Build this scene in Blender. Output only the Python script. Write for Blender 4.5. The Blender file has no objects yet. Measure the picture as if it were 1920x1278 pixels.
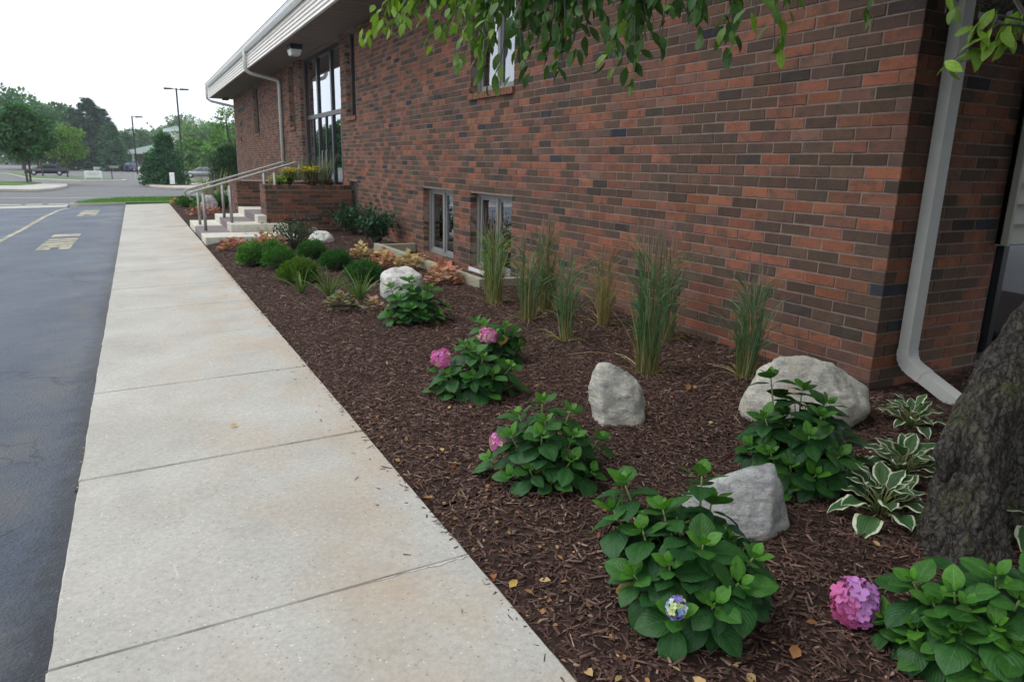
import bpy, bmesh, math, random
import numpy as np
from mathutils import Vector, Matrix, noise
from mathutils.bvhtree import BVHTree

# ------------------------------------------------------------------ camera, sky, sun, exposure
FPX, YAW, PITCH, ROLL = 1325.15, 0.48486, 0.24267, 0.02374
SX, SY, CAMZ = 0.0285, -0.00535, 1.5          # ground: cross fall, long fall, eye height
scene = bpy.context.scene
COL = scene.collection

def cam_axes():
    cy, sy, cp, sp = math.cos(YAW), math.sin(YAW), math.cos(PITCH), math.sin(PITCH)
    F = Vector((sy*cp, cy*cp, -sp)); R = Vector((cy, -sy, 0)); U = R.cross(F)
    c, s = math.cos(ROLL), math.sin(ROLL)
    return c*R + s*U, -s*R + c*U, F
CR, CU, CF = cam_axes()
C0 = Vector((0, 0, CAMZ))
cd = bpy.data.cameras.new('camera'); co = bpy.data.objects.new('camera', cd); COL.objects.link(co)
cd.sensor_width = 36; cd.lens = 36*FPX/1920; cd.clip_start = 0.05; cd.clip_end = 3000
cd.dof.use_dof = True; cd.dof.focus_distance = 3.2; cd.dof.aperture_fstop = 8.0
co.matrix_world = Matrix(((CR.x, CU.x, -CF.x, C0.x), (CR.y, CU.y, -CF.y, C0.y), (CR.z, CU.z, -CF.z, C0.z), (0, 0, 0, 1)))
scene.camera = co

SUN_EL, SUN_AZ = math.radians(58), math.radians(-62)     # azimuth from +Y towards +X
w = bpy.data.worlds.new('World'); scene.world = w; w.use_nodes = True
wn = w.node_tree; bg = wn.nodes['Background']
sky = wn.nodes.new('ShaderNodeTexSky'); sky.sky_type = 'NISHITA'; sky.sun_disc = False
sky.sun_elevation = SUN_EL; sky.sun_rotation = SUN_AZ; sky.dust_density = 1.5; sky.air_density = 1.0; sky.ozone_density = 1.0
hs = wn.nodes.new('ShaderNodeHueSaturation'); hs.inputs['Saturation'].default_value = 0.32; hs.inputs['Value'].default_value = 1.0
wn.links.new(sky.outputs[0], hs.inputs['Color'])
cloudmix = wn.nodes.new('ShaderNodeMix'); cloudmix.data_type = 'RGBA'; cloudmix.inputs[0].default_value = 0.80      # even white cloud cover over the clear sky
wn.links.new(hs.outputs[0], cloudmix.inputs[6]); cloudmix.inputs[7].default_value = (8.0, 8.6, 9.3, 1)
wn.links.new(cloudmix.outputs[2], bg.inputs[0]); bg.inputs[1].default_value = 0.14
sd = bpy.data.lights.new('sun', 'SUN'); sd.energy = 1.1; sd.angle = math.radians(35); sd.color = (1.0, 0.975, 0.94)
so = bpy.data.objects.new('sun', sd); COL.objects.link(so)
sv = Vector((math.sin(SUN_AZ)*math.cos(SUN_EL), math.cos(SUN_AZ)*math.cos(SUN_EL), math.sin(SUN_EL)))
so.rotation_euler = sv.to_track_quat('Z', 'Y').to_euler(); so.location = sv*60
vs = scene.view_settings; vs.view_transform = 'Standard'; vs.look = 'None'; vs.gamma = 1; vs.exposure = 0.36
scene.render.engine = 'CYCLES'

# ------------------------------------------------------------------ pixel (1920x1278) to place
def ray(px):
    return CR*((px[0]-960)/FPX) - CU*((px[1]-639)/FPX) + CF
def at_depth(px, d): return C0 + ray(px)*d
def at_y(px, y): d = ray(px); return C0 + d*(y/d.y)
def at_x(px, x): d = ray(px); return C0 + d*(x/d.x)
def depth_of(p): return (Vector(p)-C0).dot(CF)
def project(p):
    v = Vector(p)-C0; z = v.dot(CF)
    return (960+FPX*v.dot(CR)/z, 639-FPX*v.dot(CU)/z, z)
def sstep(t): t = min(1, max(0, t)); return t*t*(3-2*t)
def zt(x, y):
    zy = SY*y if y < 30 else SY*30-.0115*(min(y, 140)-30)
    return zy + SX*max(-5, min(5.5, x))*(1-sstep((y-29)/6))
def on_ground(px, dz=0.0):
    d = ray(px); lo, hi = 0.4, 600
    for i in range(50):
        m = (lo+hi)/2; p = C0 + d*(m/d.y)
        if p.z > zt(p.x, p.y)+dz: lo = m
        else: hi = m
    return C0 + d*(lo/d.y)

rnd = random.Random(7); rng = np.random.default_rng(11)

# ------------------------------------------------------------------ object helpers
def link(o, parent=None):
    COL.objects.link(o)
    if parent is not None: o.parent = parent
    return o
def empty(name, loc=(0, 0, 0), rz=0.0):
    o = bpy.data.objects.new(name, None); o.location = loc; o.rotation_euler = (0, 0, rz); o.empty_display_size = 0.1
    return link(o)
def tag(o, label=None, cat=None, group=None, kind=None):
    if label: o['label'] = label
    if cat: o['category'] = cat
    if group: o['group'] = group
    if kind: o['kind'] = kind
    return o
def copy_tree(o, parent=None):
    c = o.copy(); COL.objects.link(c); c.parent = parent
    for ch in list(o.children): copy_tree(ch, c)
    return c

class MB:
    def __init__(s): s.v = []; s.f = []; s.c = []; s.uv = []
    def add(s, vs, fs, col=None):
        b = len(s.v); s.v += [tuple(v) for v in vs]; s.f += [tuple(b+i for i in f) for f in fs]
        if col is not None: s.c += [tuple(col)+(1,)]*len(vs)
        return s
    def box(s, lo, hi, col=None, m=None):
        x0, y0, z0 = lo; x1, y1, z1 = hi
        vs = [(x0,y0,z0),(x1,y0,z0),(x1,y1,z0),(x0,y1,z0),(x0,y0,z1),(x1,y0,z1),(x1,y1,z1),(x0,y1,z1)]
        if m is not None: vs = [m @ Vector(v) for v in vs]
        return s.add(vs, [(0,3,2,1),(4,5,6,7),(0,1,5,4),(1,2,6,5),(2,3,7,6),(3,0,4,7)], col)
    def bbox(s, lo, hi, b=0.004, m=None):      # box with chamfered edges
        bm = bmesh.new(); bmesh.ops.create_cube(bm, size=1)
        for v in bm.verts: v.co = Vector([lo[i]+(v.co[i]+.5)*(hi[i]-lo[i]) for i in range(3)])
        bmesh.ops.bevel(bm, geom=bm.edges[:], offset=b, segments=2, profile=0.6, affect='EDGES')
        bm.verts.index_update()
        vs = [(m @ v.co) if m is not None else v.co.copy() for v in bm.verts]
        s.add(vs, [[v.index for v in f.verts] for f in bm.faces]); bm.free(); return s
    def tube(s, pts, rad, n=6, cap=True, col=None, flat=None):
        pts = [Vector(p) for p in pts]; k = len(pts); r = rad if hasattr(rad, '__len__') else [rad]*k
        b = len(s.v); up = Vector((0, 0, 1)); prev = None
        for i, p in enumerate(pts):
            t = (pts[min(i+1, k-1)]-pts[max(i-1, 0)]).normalized()
            a = t.cross(up if abs(t.z) < .95 else Vector((1, 0, 0))).normalized() if prev is None else (prev-t*prev.dot(t)).normalized()
            prev = a; bb = t.cross(a)
            for j in range(n):
                th = 2*math.pi*j/n
                s.v.append(tuple(p + (a*math.cos(th)+bb*math.sin(th))*r[i]))
        if col is not None: s.c += [tuple(col)+(1,)]*(k*n)
        for i in range(k-1):
            for j in range(n):
                s.f.append((b+i*n+j, b+i*n+(j+1) % n, b+(i+1)*n+(j+1) % n, b+(i+1)*n+j))
        if cap:
            s.f.append(tuple(b+j for j in range(n))[::-1]); s.f.append(tuple(b+(k-1)*n+j for j in range(n)))
        return s
    def prism(s, poly, axis, a, bv, col=None):   # extrude a 2D polygon along axis 0/1/2
        n = len(poly)
        def P(q, h):
            l = list(q); l.insert(axis, h); return l
        vs = [P(q, a) for q in poly]+[P(q, bv) for q in poly]
        return s.add(vs, [tuple(range(n))[::-1], tuple(range(n, 2*n))]+[(i, (i+1) % n, n+(i+1) % n, n+i) for i in range(n)], col)
    def mesh(s, name, smooth=False):
        me = bpy.data.meshes.new(name); me.from_pydata(s.v, [], s.f); me.update()
        if s.c and len(s.c) == len(s.v):
            at = me.color_attributes.new('Col', 'FLOAT_COLOR', 'POINT'); at.data.foreach_set('color', np.array(s.c, 'f').ravel())
        if smooth: me.polygons.foreach_set('use_smooth', [True]*len(me.polygons))
        return me
    def build(s, name, mat, parent=None, smooth=False):
        me = s.mesh(name, smooth)
        if mat: me.materials.append(mat)
        return link(bpy.data.objects.new(name, me), parent)

def np_mesh(name, V, F, colr=None, smooth=False):
    me = bpy.data.meshes.new(name); V = np.asarray(V, 'f'); F = np.asarray(F, 'i'); k = F.shape[1]
    me.vertices.add(len(V)); me.vertices.foreach_set('co', V.ravel())
    me.loops.add(F.size); me.loops.foreach_set('vertex_index', F.ravel())
    me.polygons.add(len(F)); me.polygons.foreach_set('loop_start', np.arange(0, F.size, k, dtype='i'))
    if smooth: me.polygons.foreach_set('use_smooth', np.ones(len(F), bool))
    me.update(calc_edges=True)
    if colr is not None:
        at = me.color_attributes.new('Col', 'FLOAT_COLOR', 'POINT')
        at.data.foreach_set('color', np.concatenate([colr, np.ones((len(colr), 1))], 1).astype('f').ravel())
    return me
def np_obj(name, V, F, mat, parent=None, colr=None, smooth=False):
    me = np_mesh(name, V, F, colr, smooth); me.materials.append(mat)
    return link(bpy.data.objects.new(name, me), parent)

def unit(a): return a/np.maximum(np.linalg.norm(a, axis=-1, keepdims=True), 1e-9)
# leaf templates: x across, y along, z normal
LEAF6 = (np.array([(0,0,0),(-.5,.35,.10),(0,.42,0),(.5,.35,.10),(-.36,.72,.06),(.36,.72,.06),(0,1,-.12)]), np.array([(0,2,1),(0,3,2),(1,2,4),(2,3,5),(2,6,4),(2,5,6)]))
LEAF4 = (np.array([(0,0,0),(-.5,.45,.12),(.5,.45,.12),(0,1,0)]), np.array([(0,2,1),(1,2,3)]))
def cloud(P, D, Nn, L, Wd, colr, tmpl=LEAF6):
    """leaf faces at P growing along D, normal about Nn"""
    n = len(P); D = unit(D); X = unit(np.cross(D, Nn)); Z = np.cross(X, D)
    tv, tf = tmpl; L = np.broadcast_to(L, (n,)); Wd = np.broadcast_to(Wd, (n,))
    V = (P[:, None] + X[:, None]*(tv[None, :, 0:1]*Wd[:, None, None]) + D[:, None]*(tv[None, :, 1:2]*L[:, None, None]) + Z[:, None]*(tv[None, :, 2:3]*Wd[:, None, None]))
    F = (tf[None]+(np.arange(n)*len(tv))[:, None, None]).reshape(-1, 3)
    return V.reshape(-1, 3), F, np.repeat(colr, len(tv), 0)
def vary(base, n, amt=.25, hue=.12):
    b = np.array(base)[None]*(1+rng.uniform(-amt, amt, (n, 1)))*(1+rng.uniform(-hue, hue, (n, 3)))
    return np.clip(b, 0, 1)
def rdir(n):
    return unit(rng.normal(size=(n, 3)))

# ------------------------------------------------------------------ materials
def newmat(name):
    m = bpy.data.materials.new(name); m.use_nodes = True
    nt = m.node_tree; return m, nt, nt.nodes['Principled BSDF']
def nd(nt, t, **kw):
    n = nt.nodes.new('ShaderNode'+t)
    for k, v in kw.items():
        if k in n.inputs: n.inputs[k].default_value = v
        else: setattr(n, k, v)
    return n
def ramp(nt, src, stops):
    r = nt.nodes.new('ShaderNodeValToRGB'); e = r.color_ramp.elements
    while len(e) < len(stops): e.new(.5)
    for q, (p, c) in zip(e, stops): q.position = p; q.color = tuple(c)+(1,) if len(c) == 3 else c
    nt.links.new(src, r.inputs[0]); return r.outputs[0]
def mixc(nt, f, a, b, mode='MIX'):
    m = nt.nodes.new('ShaderNodeMix'); m.data_type = 'RGBA'; m.blend_type = mode
    for s, v in ((m.inputs[0], f), (m.inputs[6], a), (m.inputs[7], b)):
        if hasattr(v, 'links'): nt.links.new(v, s)
        elif isinstance(v, (int, float)): s.default_value = v
        else: s.default_value = tuple(v)+(1,) if len(v) == 3 else v
    return m.outputs[2]
def math_(nt, op, a, b=None, clamp=False):
    m = nt.nodes.new('ShaderNodeMath'); m.operation = op; m.use_clamp = clamp
    for s, v in ((m.inputs[0], a), (m.inputs[1], b)):
        if v is None: continue
        if hasattr(v, 'links'): nt.links.new(v, s)
        else: s.default_value = v
    return m.outputs[0]
def coords(nt, kind='Object', scale=(1, 1, 1), rot=(0, 0, 0)):
    if kind == 'World': o = nd(nt, 'NewGeometry').outputs['Position']
    else: o = nd(nt, 'TexCoord').outputs[kind]
    mp = nd(nt, 'Mapping'); mp.inputs['Scale'].default_value = scale; mp.inputs['Rotation'].default_value = rot
    nt.links.new(o, mp.inputs[0]); return mp.outputs[0]
def noi(nt, vec, scale, detail=4, rough=.55, out='Fac', dist=0):
    n = nd(nt, 'TexNoise', Scale=scale, Detail=detail, Roughness=rough, Distortion=dist); nt.links.new(vec, n.inputs['Vector']); return n.outputs[out]
def bump(nt, b, h, strength=.3, dist=.01):
    n = nd(nt, 'Bump', Strength=strength, Distance=dist); nt.links.new(h, n.inputs['Height']); nt.links.new(n.outputs[0], b.inputs['Normal'])
def rnd_fac(nt, vec, s, lo, hi, detail=4):
    return ramp(nt, noi(nt, vec, s, detail), [(lo, (0, 0, 0)), (hi, (1, 1, 1))])

def simple(name, col, rough=.6, metal=0, var=.12, scale=6, bumpy=0, spec=.5, coord='World'):
    m, nt, b = newmat(name); v = coords(nt, coord); f = noi(nt, v, scale, 5)
    c2 = tuple(min(1, x*(1+var)) for x in col); c1 = tuple(x*(1-var) for x in col)
    nt.links.new(ramp(nt, f, [(.3, c1), (.7, c2)]), b.inputs['Base Color'])
    b.inputs['Roughness'].default_value = rough; b.inputs['Metallic'].default_value = metal; b.inputs['Specular IOR Level'].default_value = spec
    if bumpy: bump(nt, b, noi(nt, v, scale*6, 4), bumpy, .01)
    return m

def m_brick(name, src):
    m, nt, b = newmat(name); v = coords(nt, 'World')
    if src == 'obj': c = nd(nt, 'ObjectInfo').outputs['Color']
    else: a = nd(nt, 'VertexColor'); a.layer_name = 'Col'; c = a.outputs['Color']
    big = noi(nt, v, 9, 3); fine = noi(nt, v, 60, 5, .65); grit = noi(nt, v, 260, 2)
    # fire flashing: smoky patches over the brick body
    sm = rnd_fac(nt, coords(nt, 'World', (1, 1, 1.6)), 7.5, .50, .66, 4)
    c = mixc(nt, math_(nt, 'MULTIPLY', sm, .58), c, (.078, .064, .057))
    c = mixc(nt, 1.0, c, ramp(nt, fine, [(.25, (.78, .78, .78)), (.75, (1.18, 1.16, 1.14))]), 'MULTIPLY')
    c = mixc(nt, 1.0, c, ramp(nt, big, [(.3, (.88, .88, .9)), (.7, (1.1, 1.09, 1.08))]), 'MULTIPLY')
    pits = ramp(nt, grit, [(.30, (.55, .5, .5)), (.40, (1, 1, 1))])
    c = mixc(nt, .7, c, pits, 'MULTIPLY')
    vo = nd(nt, 'TexVoronoi', Scale=38.0); nt.links.new(v, vo.inputs['Vector'])
    sp = ramp(nt, vo.outputs['Distance'], [(.035, (1, 1, 1)), (.06, (0, 0, 0))])
    c = mixc(nt, math_(nt, 'MULTIPLY', sp, .5), c, (.55, .48, .42))
    nt.links.new(c, b.inputs['Base Color']); b.inputs['Roughness'].default_value = .9; b.inputs['Specular IOR Level'].default_value = .15
    st = coords(nt, 'World', (1, 1, 1)); bump(nt, b, math_(nt, 'ADD', fine, math_(nt, 'MULTIPLY', noi(nt, st, 140, 3), .6)), .55, .006)
    return m
M = {}
M['brick_o'] = m_brick('brick_single', 'obj'); M['brick_a'] = m_brick('brick_field', 'attr')
M['mortar'] = simple('mortar', (.225, .168, .14), .95, var=.22, scale=14, bumpy=.5, spec=.2)

def m_concrete():
    m, nt, b = newmat('concrete'); v = coords(nt, 'World')
    base = ramp(nt, noi(nt, v, 1.3, 6, .6), [(.3, (.375, .355, .315)), (.55, (.44, .42, .38)), (.75, (.49, .47, .43))])
    base = mixc(nt, 1, base, ramp(nt, noi(nt, v, 45, 6, .75), [(.25, (.74, .74, .74)), (.7, (1.14, 1.14, 1.13))]), 'MULTIPLY')
    vo = nd(nt, 'TexVoronoi', Scale=55.0); nt.links.new(v, vo.inputs['Vector'])
    sel = nd(nt, 'TexWhiteNoise'); nt.links.new(vo.outputs['Color'], sel.inputs['Vector'])
    dots = math_(nt, 'MULTIPLY', ramp(nt, vo.outputs['Distance'], [(.18, (1, 1, 1)), (.26, (0, 0, 0))]), ramp(nt, sel.outputs['Value'], [(.72, (0, 0, 0)), (.74, (1, 1, 1))]))
    base = mixc(nt, math_(nt, 'MULTIPLY', dots, .65), base, mixc(nt, ramp(nt, sel.outputs['Value'], [(.90, (0, 0, 0)), (.91, (1, 1, 1))]), (.17, .16, .155), (.70, .68, .64)))
    # tan and rust staining, heavier towards the planting bed
    g = nd(nt, 'SeparateXYZ'); nt.links.new(nd(nt, 'NewGeometry').outputs['Position'], g.inputs[0])
    side = math_(nt, 'MULTIPLY_ADD', g.outputs['X'], .75); nt.nodes[-1].inputs[2].default_value = .12
    st = math_(nt, 'MULTIPLY', rnd_fac(nt, coords(nt, 'World', (1.2, .75, 1)), 1.9, .42, .66, 7), math_(nt, 'MINIMUM', math_(nt, 'MAXIMUM', side, .08), 1.0))
    base = mixc(nt, math_(nt, 'MULTIPLY', st, .6), base, (.42, .28, .155))
    gr = rnd_fac(nt, coords(nt, 'World', (1, .6, 1)), 3.2, .55, .78, 6)
    base = mixc(nt, math_(nt, 'MULTIPLY', gr, .25), base, (.22, .21, .20))
    sc = noi(nt, coords(nt, 'World', (14, 1.6, 1), (0, 0, 1.1)), 2.2, 2, .4)
    base = mixc(nt, math_(nt, 'MULTIPLY', ramp(nt, sc, [(.74, (0, 0, 0)), (.77, (1, 1, 1))]), .3), base, (.66, .64, .61))
    nt.links.new(base, b.inputs['Base Color']); b.inputs['Roughness'].default_value = .88; b.inputs['Specular IOR Level'].default_value = .3
    bump(nt, b, math_(nt, 'SUBTRACT', noi(nt, v, 160, 4, .7), math_(nt, 'MULTIPLY', dots, .4)), .45, .004); return m
M['concrete'] = m_concrete()
def m_asphalt(name, dark, light, rough, bl):
    m, nt, b = newmat(name); v = coords(nt, 'World')
    c = ramp(nt, noi(nt, v, .55, 8, .72), [(.3, dark), (.7, light)])
    c = mixc(nt, 1, c, ramp(nt, noi(nt, v, 120, 4, .8), [(.25, (.35, .35, .35)), (.55, (1, 1, 1)), (.8, (2.0, 2.0, 2.0))]), 'MULTIPLY')
    c = mixc(nt, 1, c, ramp(nt, noi(nt, coords(nt, 'World', (1, .6, 1)), 16, 8, .85), [(.3, (.66, .66, .67)), (.7, (1.34, 1.33, 1.31))]), 'MULTIPLY')
    vo = nd(nt, 'TexVoronoi', Scale=70.0); nt.links.new(v, vo.inputs['Vector'])
    sel = nd(nt, 'TexWhiteNoise'); nt.links.new(vo.outputs['Color'], sel.inputs['Vector'])
    d = math_(nt, 'MULTIPLY', ramp(nt, vo.outputs['Distance'], [(.15, (1, 1, 1)), (.3, (0, 0, 0))]), ramp(nt, sel.outputs['Value'], [(.86, (0, 0, 0)), (.88, (1, 1, 1))]))
    g = nd(nt, 'SeparateXYZ'); nt.links.new(nd(nt, 'NewGeometry').outputs['Position'], g.inputs[0])
    if bl:   # worn, gravelly strip beside the walk
        e = nd(nt, 'MapRange'); e.inputs[1].default_value = -.95; e.inputs[2].default_value = -.42; nt.links.new(g.outputs['X'], e.inputs[0])
        ww = math_(nt, 'MULTIPLY', math_(nt, 'MULTIPLY', e.outputs[0], math_(nt, 'SUBTRACT', 1.15, e.outputs[0])), rnd_fac(nt, v, 2.2, .42, .62))
        c = mixc(nt, math_(nt, 'MULTIPLY', ww, 2.6, True), c, mixc(nt, noi(nt, v, 90, 2), (.028, .030, .035), (.16, .16, .165)))
        ed = nd(nt, 'MapRange'); ed.inputs[1].default_value = -.52; ed.inputs[2].default_value = -.40; nt.links.new(math_(nt, 'ADD', g.outputs['X'], math_(nt, 'MULTIPLY', math_(nt, 'SUBTRACT', noi(nt, v, 9, 8, .8), .5), .45)), ed.inputs[0])
        c = mixc(nt, math_(nt, 'MULTIPLY', ed.outputs[0], .8, True), c, (.016, .017, .02))
        ck = nd(nt, 'TexVoronoi', Scale=.8); ck.feature = 'DISTANCE_TO_EDGE'
        wv = mixc(nt, .35, v, noi(nt, v, 3, 5, .6, 'Color'), 'ADD'); nt.links.new(wv, ck.inputs['Vector'])
        c = mixc(nt, math_(nt, 'MULTIPLY', ramp(nt, ck.outputs['Distance'], [(.003, (1, 1, 1)), (.010, (0, 0, 0))]), rnd_fac(nt, v, .6, .46, .56)), c, (.012, .012, .014))
    c = mixc(nt, math_(nt, 'MULTIPLY', d, .5), c, (.24, .23, .22))
    nt.links.new(c, b.inputs['Base Color']); b.inputs['Specular IOR Level'].default_value = .5
    nt.links.new(ramp(nt, noi(nt, v, .8, 4), [(.3, (rough-.07,)*3), (.7, (rough+.08,)*3)]), b.inputs['Roughness'])
    bump(nt, b, math_(nt, 'ADD', noi(nt, v, 110, 5, .8), math_(nt, 'MULTIPLY', vo.outputs['Distance'], .7)), .9, .012); return m
M['asphalt'] = m_asphalt('sealed_asphalt', (.043, .060, .094), (.072, .095, .138), .52, True)
M['street'] = m_asphalt('street_asphalt', (.13, .13, .135), (.17, .17, .172), .8, False)
M['soil'] = simple('mulch_soil', (.040, .024, .019), .95, var=.5, scale=22, bumpy=1.0, spec=.15)

def m_attr(name, rough=.6, trans=0.0, spec=.4, var=.15, vs=40, coord='World', bmp=0):
    m, nt, b = newmat(name); a = nd(nt, 'VertexColor'); a.layer_name = 'Col'; c = a.outputs['Color']
    v = coords(nt, coord)
    c = mixc(nt, 1, c, ramp(nt, noi(nt, v, vs, 3), [(.3, (1-var,)*3), (.7, (1+var,)*3)]), 'MULTIPLY')
    nt.links.new(c, b.inputs['Base Color']); b.inputs['Roughness'].default_value = rough; b.inputs['Specular IOR Level'].default_value = spec
    if bmp: bump(nt, b, noi(nt, v, vs*3, 3), bmp, .004)
    if trans:
        t = nd(nt, 'BsdfTranslucent'); nt.links.new(mixc(nt, 1, c, (1.25, 1.35, .55), 'MULTIPLY'), t.inputs[0])
        mx = nd(nt, 'MixShader'); mx.inputs[0].default_value = trans; nt.links.new(b.outputs[0], mx.inputs[1]); nt.links.new(t.outputs[0], mx.inputs[2])
        nt.links.new(mx.outputs[0], nt.nodes['Material Output'].inputs[0])
    return m
M['leaf'] = m_attr('foliage', .5, .3, .25); M['leaf_dull'] = m_attr('foliage_dull', .7, .25, .15)
M['chips'] = m_attr('bark_chips', .85, 0, .25, .3, 90, bmp=.5); M['dry'] = m_attr('dry_leaves', .8, .15, .2)
M['petal'] = m_attr('petals', .6, .2, .2, .12, 200); M['blade'] = m_attr('grass_blades', .55, .2, .35)

def m_bigleaf(name, variegated=False):
    m, nt, b = newmat(name); uv = nd(nt, 'UVMap').outputs[0]; s = nd(nt, 'SeparateXYZ'); nt.links.new(uv, s.inputs[0])
    oi = nd(nt, 'ObjectInfo'); c = oi.outputs['Color']
    au = math_(nt, 'ABSOLUTE', math_(nt, 'SUBTRACT', s.outputs['X'], .5))
    v = coords(nt, 'Object')
    if variegated:
        nz = noi(nt, uv, 5, 4, .6); nzm = math_(nt, 'MULTIPLY', math_(nt, 'SUBTRACT', nz, .5), .30)
        lon = noi(nt, coords(nt, 'UV', (16, 1.0, 1)), 1.2, 3, .5)
        edge = math_(nt, 'ADD', math_(nt, 'ADD', au, nzm), math_(nt, 'MULTIPLY', math_(nt, 'SUBTRACT', lon, .5), .32))
        tip = math_(nt, 'MULTIPLY', math_(nt, 'MAXIMUM', math_(nt, 'SUBTRACT', s.outputs['Y'], .88), 0), 1.2)
        f = ramp(nt, math_(nt, 'ADD', edge, tip), [(.345, (0, 0, 0)), (.385, (1, 1, 1))])
        pale = ramp(nt, nz, [(.35, (.62, .66, .42)), (.65, (.78, .80, .62))])
        mid = rnd_fac(nt, coords(nt, 'UV', (24, 1.3, 1)), 1.1, .45, .62, 3)
        c = mixc(nt, math_(nt, 'MULTIPLY', mid, .35), c, (.16, .24, .12)); c = mixc(nt, f, c, pale)
        ridg = math_(nt, 'SINE', math_(nt, 'MULTIPLY', s.outputs['X'], 60)); bs = .25
    else:
        ph = math_(nt, 'MULTIPLY', math_(nt, 'SUBTRACT', s.outputs['Y'], math_(nt, 'MULTIPLY', au, .95)), 46)
        ridg = math_(nt, 'SINE', ph)
        vein = ramp(nt, ridg, [(.90, (0, 0, 0)), (.99, (1, 1, 1))])
        midr = ramp(nt, au, [(.012, (1, 1, 1)), (.03, (0, 0, 0))])
        vm = math_(nt, 'MAXIMUM', math_(nt, 'MULTIPLY', vein, .2), math_(nt, 'MULTIPLY', midr, .6))
        c = mixc(nt, vm, c, mixc(nt, 1, c, (2.0, 1.7, 1.9), 'MULTIPLY'))
        c = mixc(nt, 1, c, ramp(nt, noi(nt, v, 9, 3), [(.3, (.8, .8, .85)), (.7, (1.18, 1.15, 1.05))]), 'MULTIPLY'); bs = .16
    nt.links.new(c, b.inputs['Base Color']); b.inputs['Roughness'].default_value = .45; b.inputs['Specular IOR Level'].default_value = .26
    bump(nt, b, ridg, bs, .003)
    t = nd(nt, 'BsdfTranslucent'); nt.links.new(mixc(nt, 1, c, (1.3, 1.4, .5), 'MULTIPLY'), t.inputs[0])
    mx = nd(nt, 'MixShader'); mx.inputs[0].default_value = .22; nt.links.new(b.outputs[0], mx.inputs[1]); nt.links.new(t.outputs[0], mx.inputs[2])
    nt.links.new(mx.outputs[0], nt.nodes['Material Output'].inputs[0]); return m
M['bigleaf'] = m_bigleaf('broad_leaf'); M['hosta'] = m_bigleaf('variegated_leaf', True)

def m_rock(name, c1, c2, c3, band=0.0):
    m, nt, b = newmat(name); v = coords(nt, 'Object'); vv = coords(nt, 'Object', (1, 1, 3.2), (.5, .3, 0))
    c = ramp(nt, noi(nt, vv, 4.5, 8, .7, dist=.8), [(.36, c1), (.5, c2), (.62, c3)])
    c = mixc(nt, 1, c, ramp(nt, noi(nt, v, 42, 6, .8), [(.3, (.68, .68, .68)), (.7, (1.22, 1.21, 1.18))]), 'MULTIPLY')
    c = mixc(nt, math_(nt, 'MULTIPLY', rnd_fac(nt, v, 5.5, .52, .68, 7), .6), c, (.40, .31, .20))
    c = mixc(nt, math_(nt, 'MULTIPLY', rnd_fac(nt, coords(nt, 'Object', (1, 1, 2.2), (.2, .9, .3)), 7, .56, .64, 8), .55), c, (.17, .17, .175))
    c = mixc(nt, math_(nt, 'MULTIPLY', ramp(nt, noi(nt, v, 110, 2), [(.62, (0, 0, 0)), (.70, (1, 1, 1))]), .55), c, (.10, .10, .105))
    nt.links.new(c, b.inputs['Base Color']); b.inputs['Roughness'].default_value = .85; b.inputs['Specular IOR Level'].default_value = .3
    bump(nt, b, math_(nt, 'ADD', noi(nt, vv, 12, 8, .7), math_(nt, 'MULTIPLY', noi(nt, v, 90, 3), .35)), .75, .018); return m
M['rock_pale'] = m_rock('pale_rock', (.36, .35, .32), (.52, .495, .43), (.64, .61, .53))
M['rock_grey'] = m_rock('grey_granite', (.31, .31, .315), (.42, .415, .405), (.52, .51, .485))
M['rock_white'] = m_rock('white_rock', (.50, .49, .46), (.63, .61, .57), (.72, .70, .65))
M['rock_pink'] = m_rock('mauve_rock', (.26, .23, .24), (.40, .36, .37), (.52, .48, .47))

def m_bark():
    m, nt, b = newmat('bark'); w2 = coords(nt, 'Object'); v = coords(nt, 'Object', (1, 1, .13))
    warp = mixc(nt, .07, v, noi(nt, w2, 14, 4, .6, 'Color'), 'ADD')
    vo = nd(nt, 'TexVoronoi', Scale=38.0); vo.feature = 'DISTANCE_TO_EDGE'; nt.links.new(warp, vo.inputs['Vector'])
    plate = ramp(nt, vo.outputs['Distance'], [(.0, (.1, .1, .1)), (.07, (.6, .6, .6)), (.30, (1, 1, 1))])
    fine = noi(nt, coords(nt, 'Object', (1, 1, .5)), 90, 6, .75)
    h = math_(nt, 'ADD', math_(nt, 'MULTIPLY', plate, .42), math_(nt, 'MULTIPLY', fine, 1.0))
    c = ramp(nt, h, [(.42, (.016, .013, .011)), (.72, (.075, .066, .058)), (.95, (.16, .146, .13)), (1.0, (.20, .185, .165))])
    c = mixc(nt, 1, c, ramp(nt, noi(nt, w2, 5, 4), [(.3, (.75, .75, .75)), (.7, (1.25, 1.22, 1.18))]), 'MULTIPLY')
    mo = math_(nt, 'MULTIPLY', rnd_fac(nt, w2, 5, .50, .66, 6), rnd_fac(nt, w2, 40, .4, .6, 3))
    c = mixc(nt, math_(nt, 'MULTIPLY', mo, .6), c, (.12, .13, .035))
    nt.links.new(c, b.inputs['Base Color']); b.inputs['Roughness'].default_value = .92; b.inputs['Specular IOR Level'].default_value = .15
    bump(nt, b, h, 1.0, .022); return m
M['bark'] = m_bark()
M['twig'] = simple('twig', (.055, .045, .038), .85, var=.2, scale=30)
M['stem'] = simple('green_stem', (.16, .20, .06), .6, var=.2, scale=30)
M['metal_frame'] = simple('bronze_frame', (.022, .024, .028), .35, .3, .1, 4)
M['win_frame'] = simple('grey_window_frame', (.24, .235, .225), .5, .0, .08, 4)
M['siding'] = simple('cream_siding', (.82, .78, .73), .55, 0, .05, 3)
M['siding_tan'] = simple('tan_siding', (.33, .315, .27), .55, 0, .05, 3)
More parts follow.
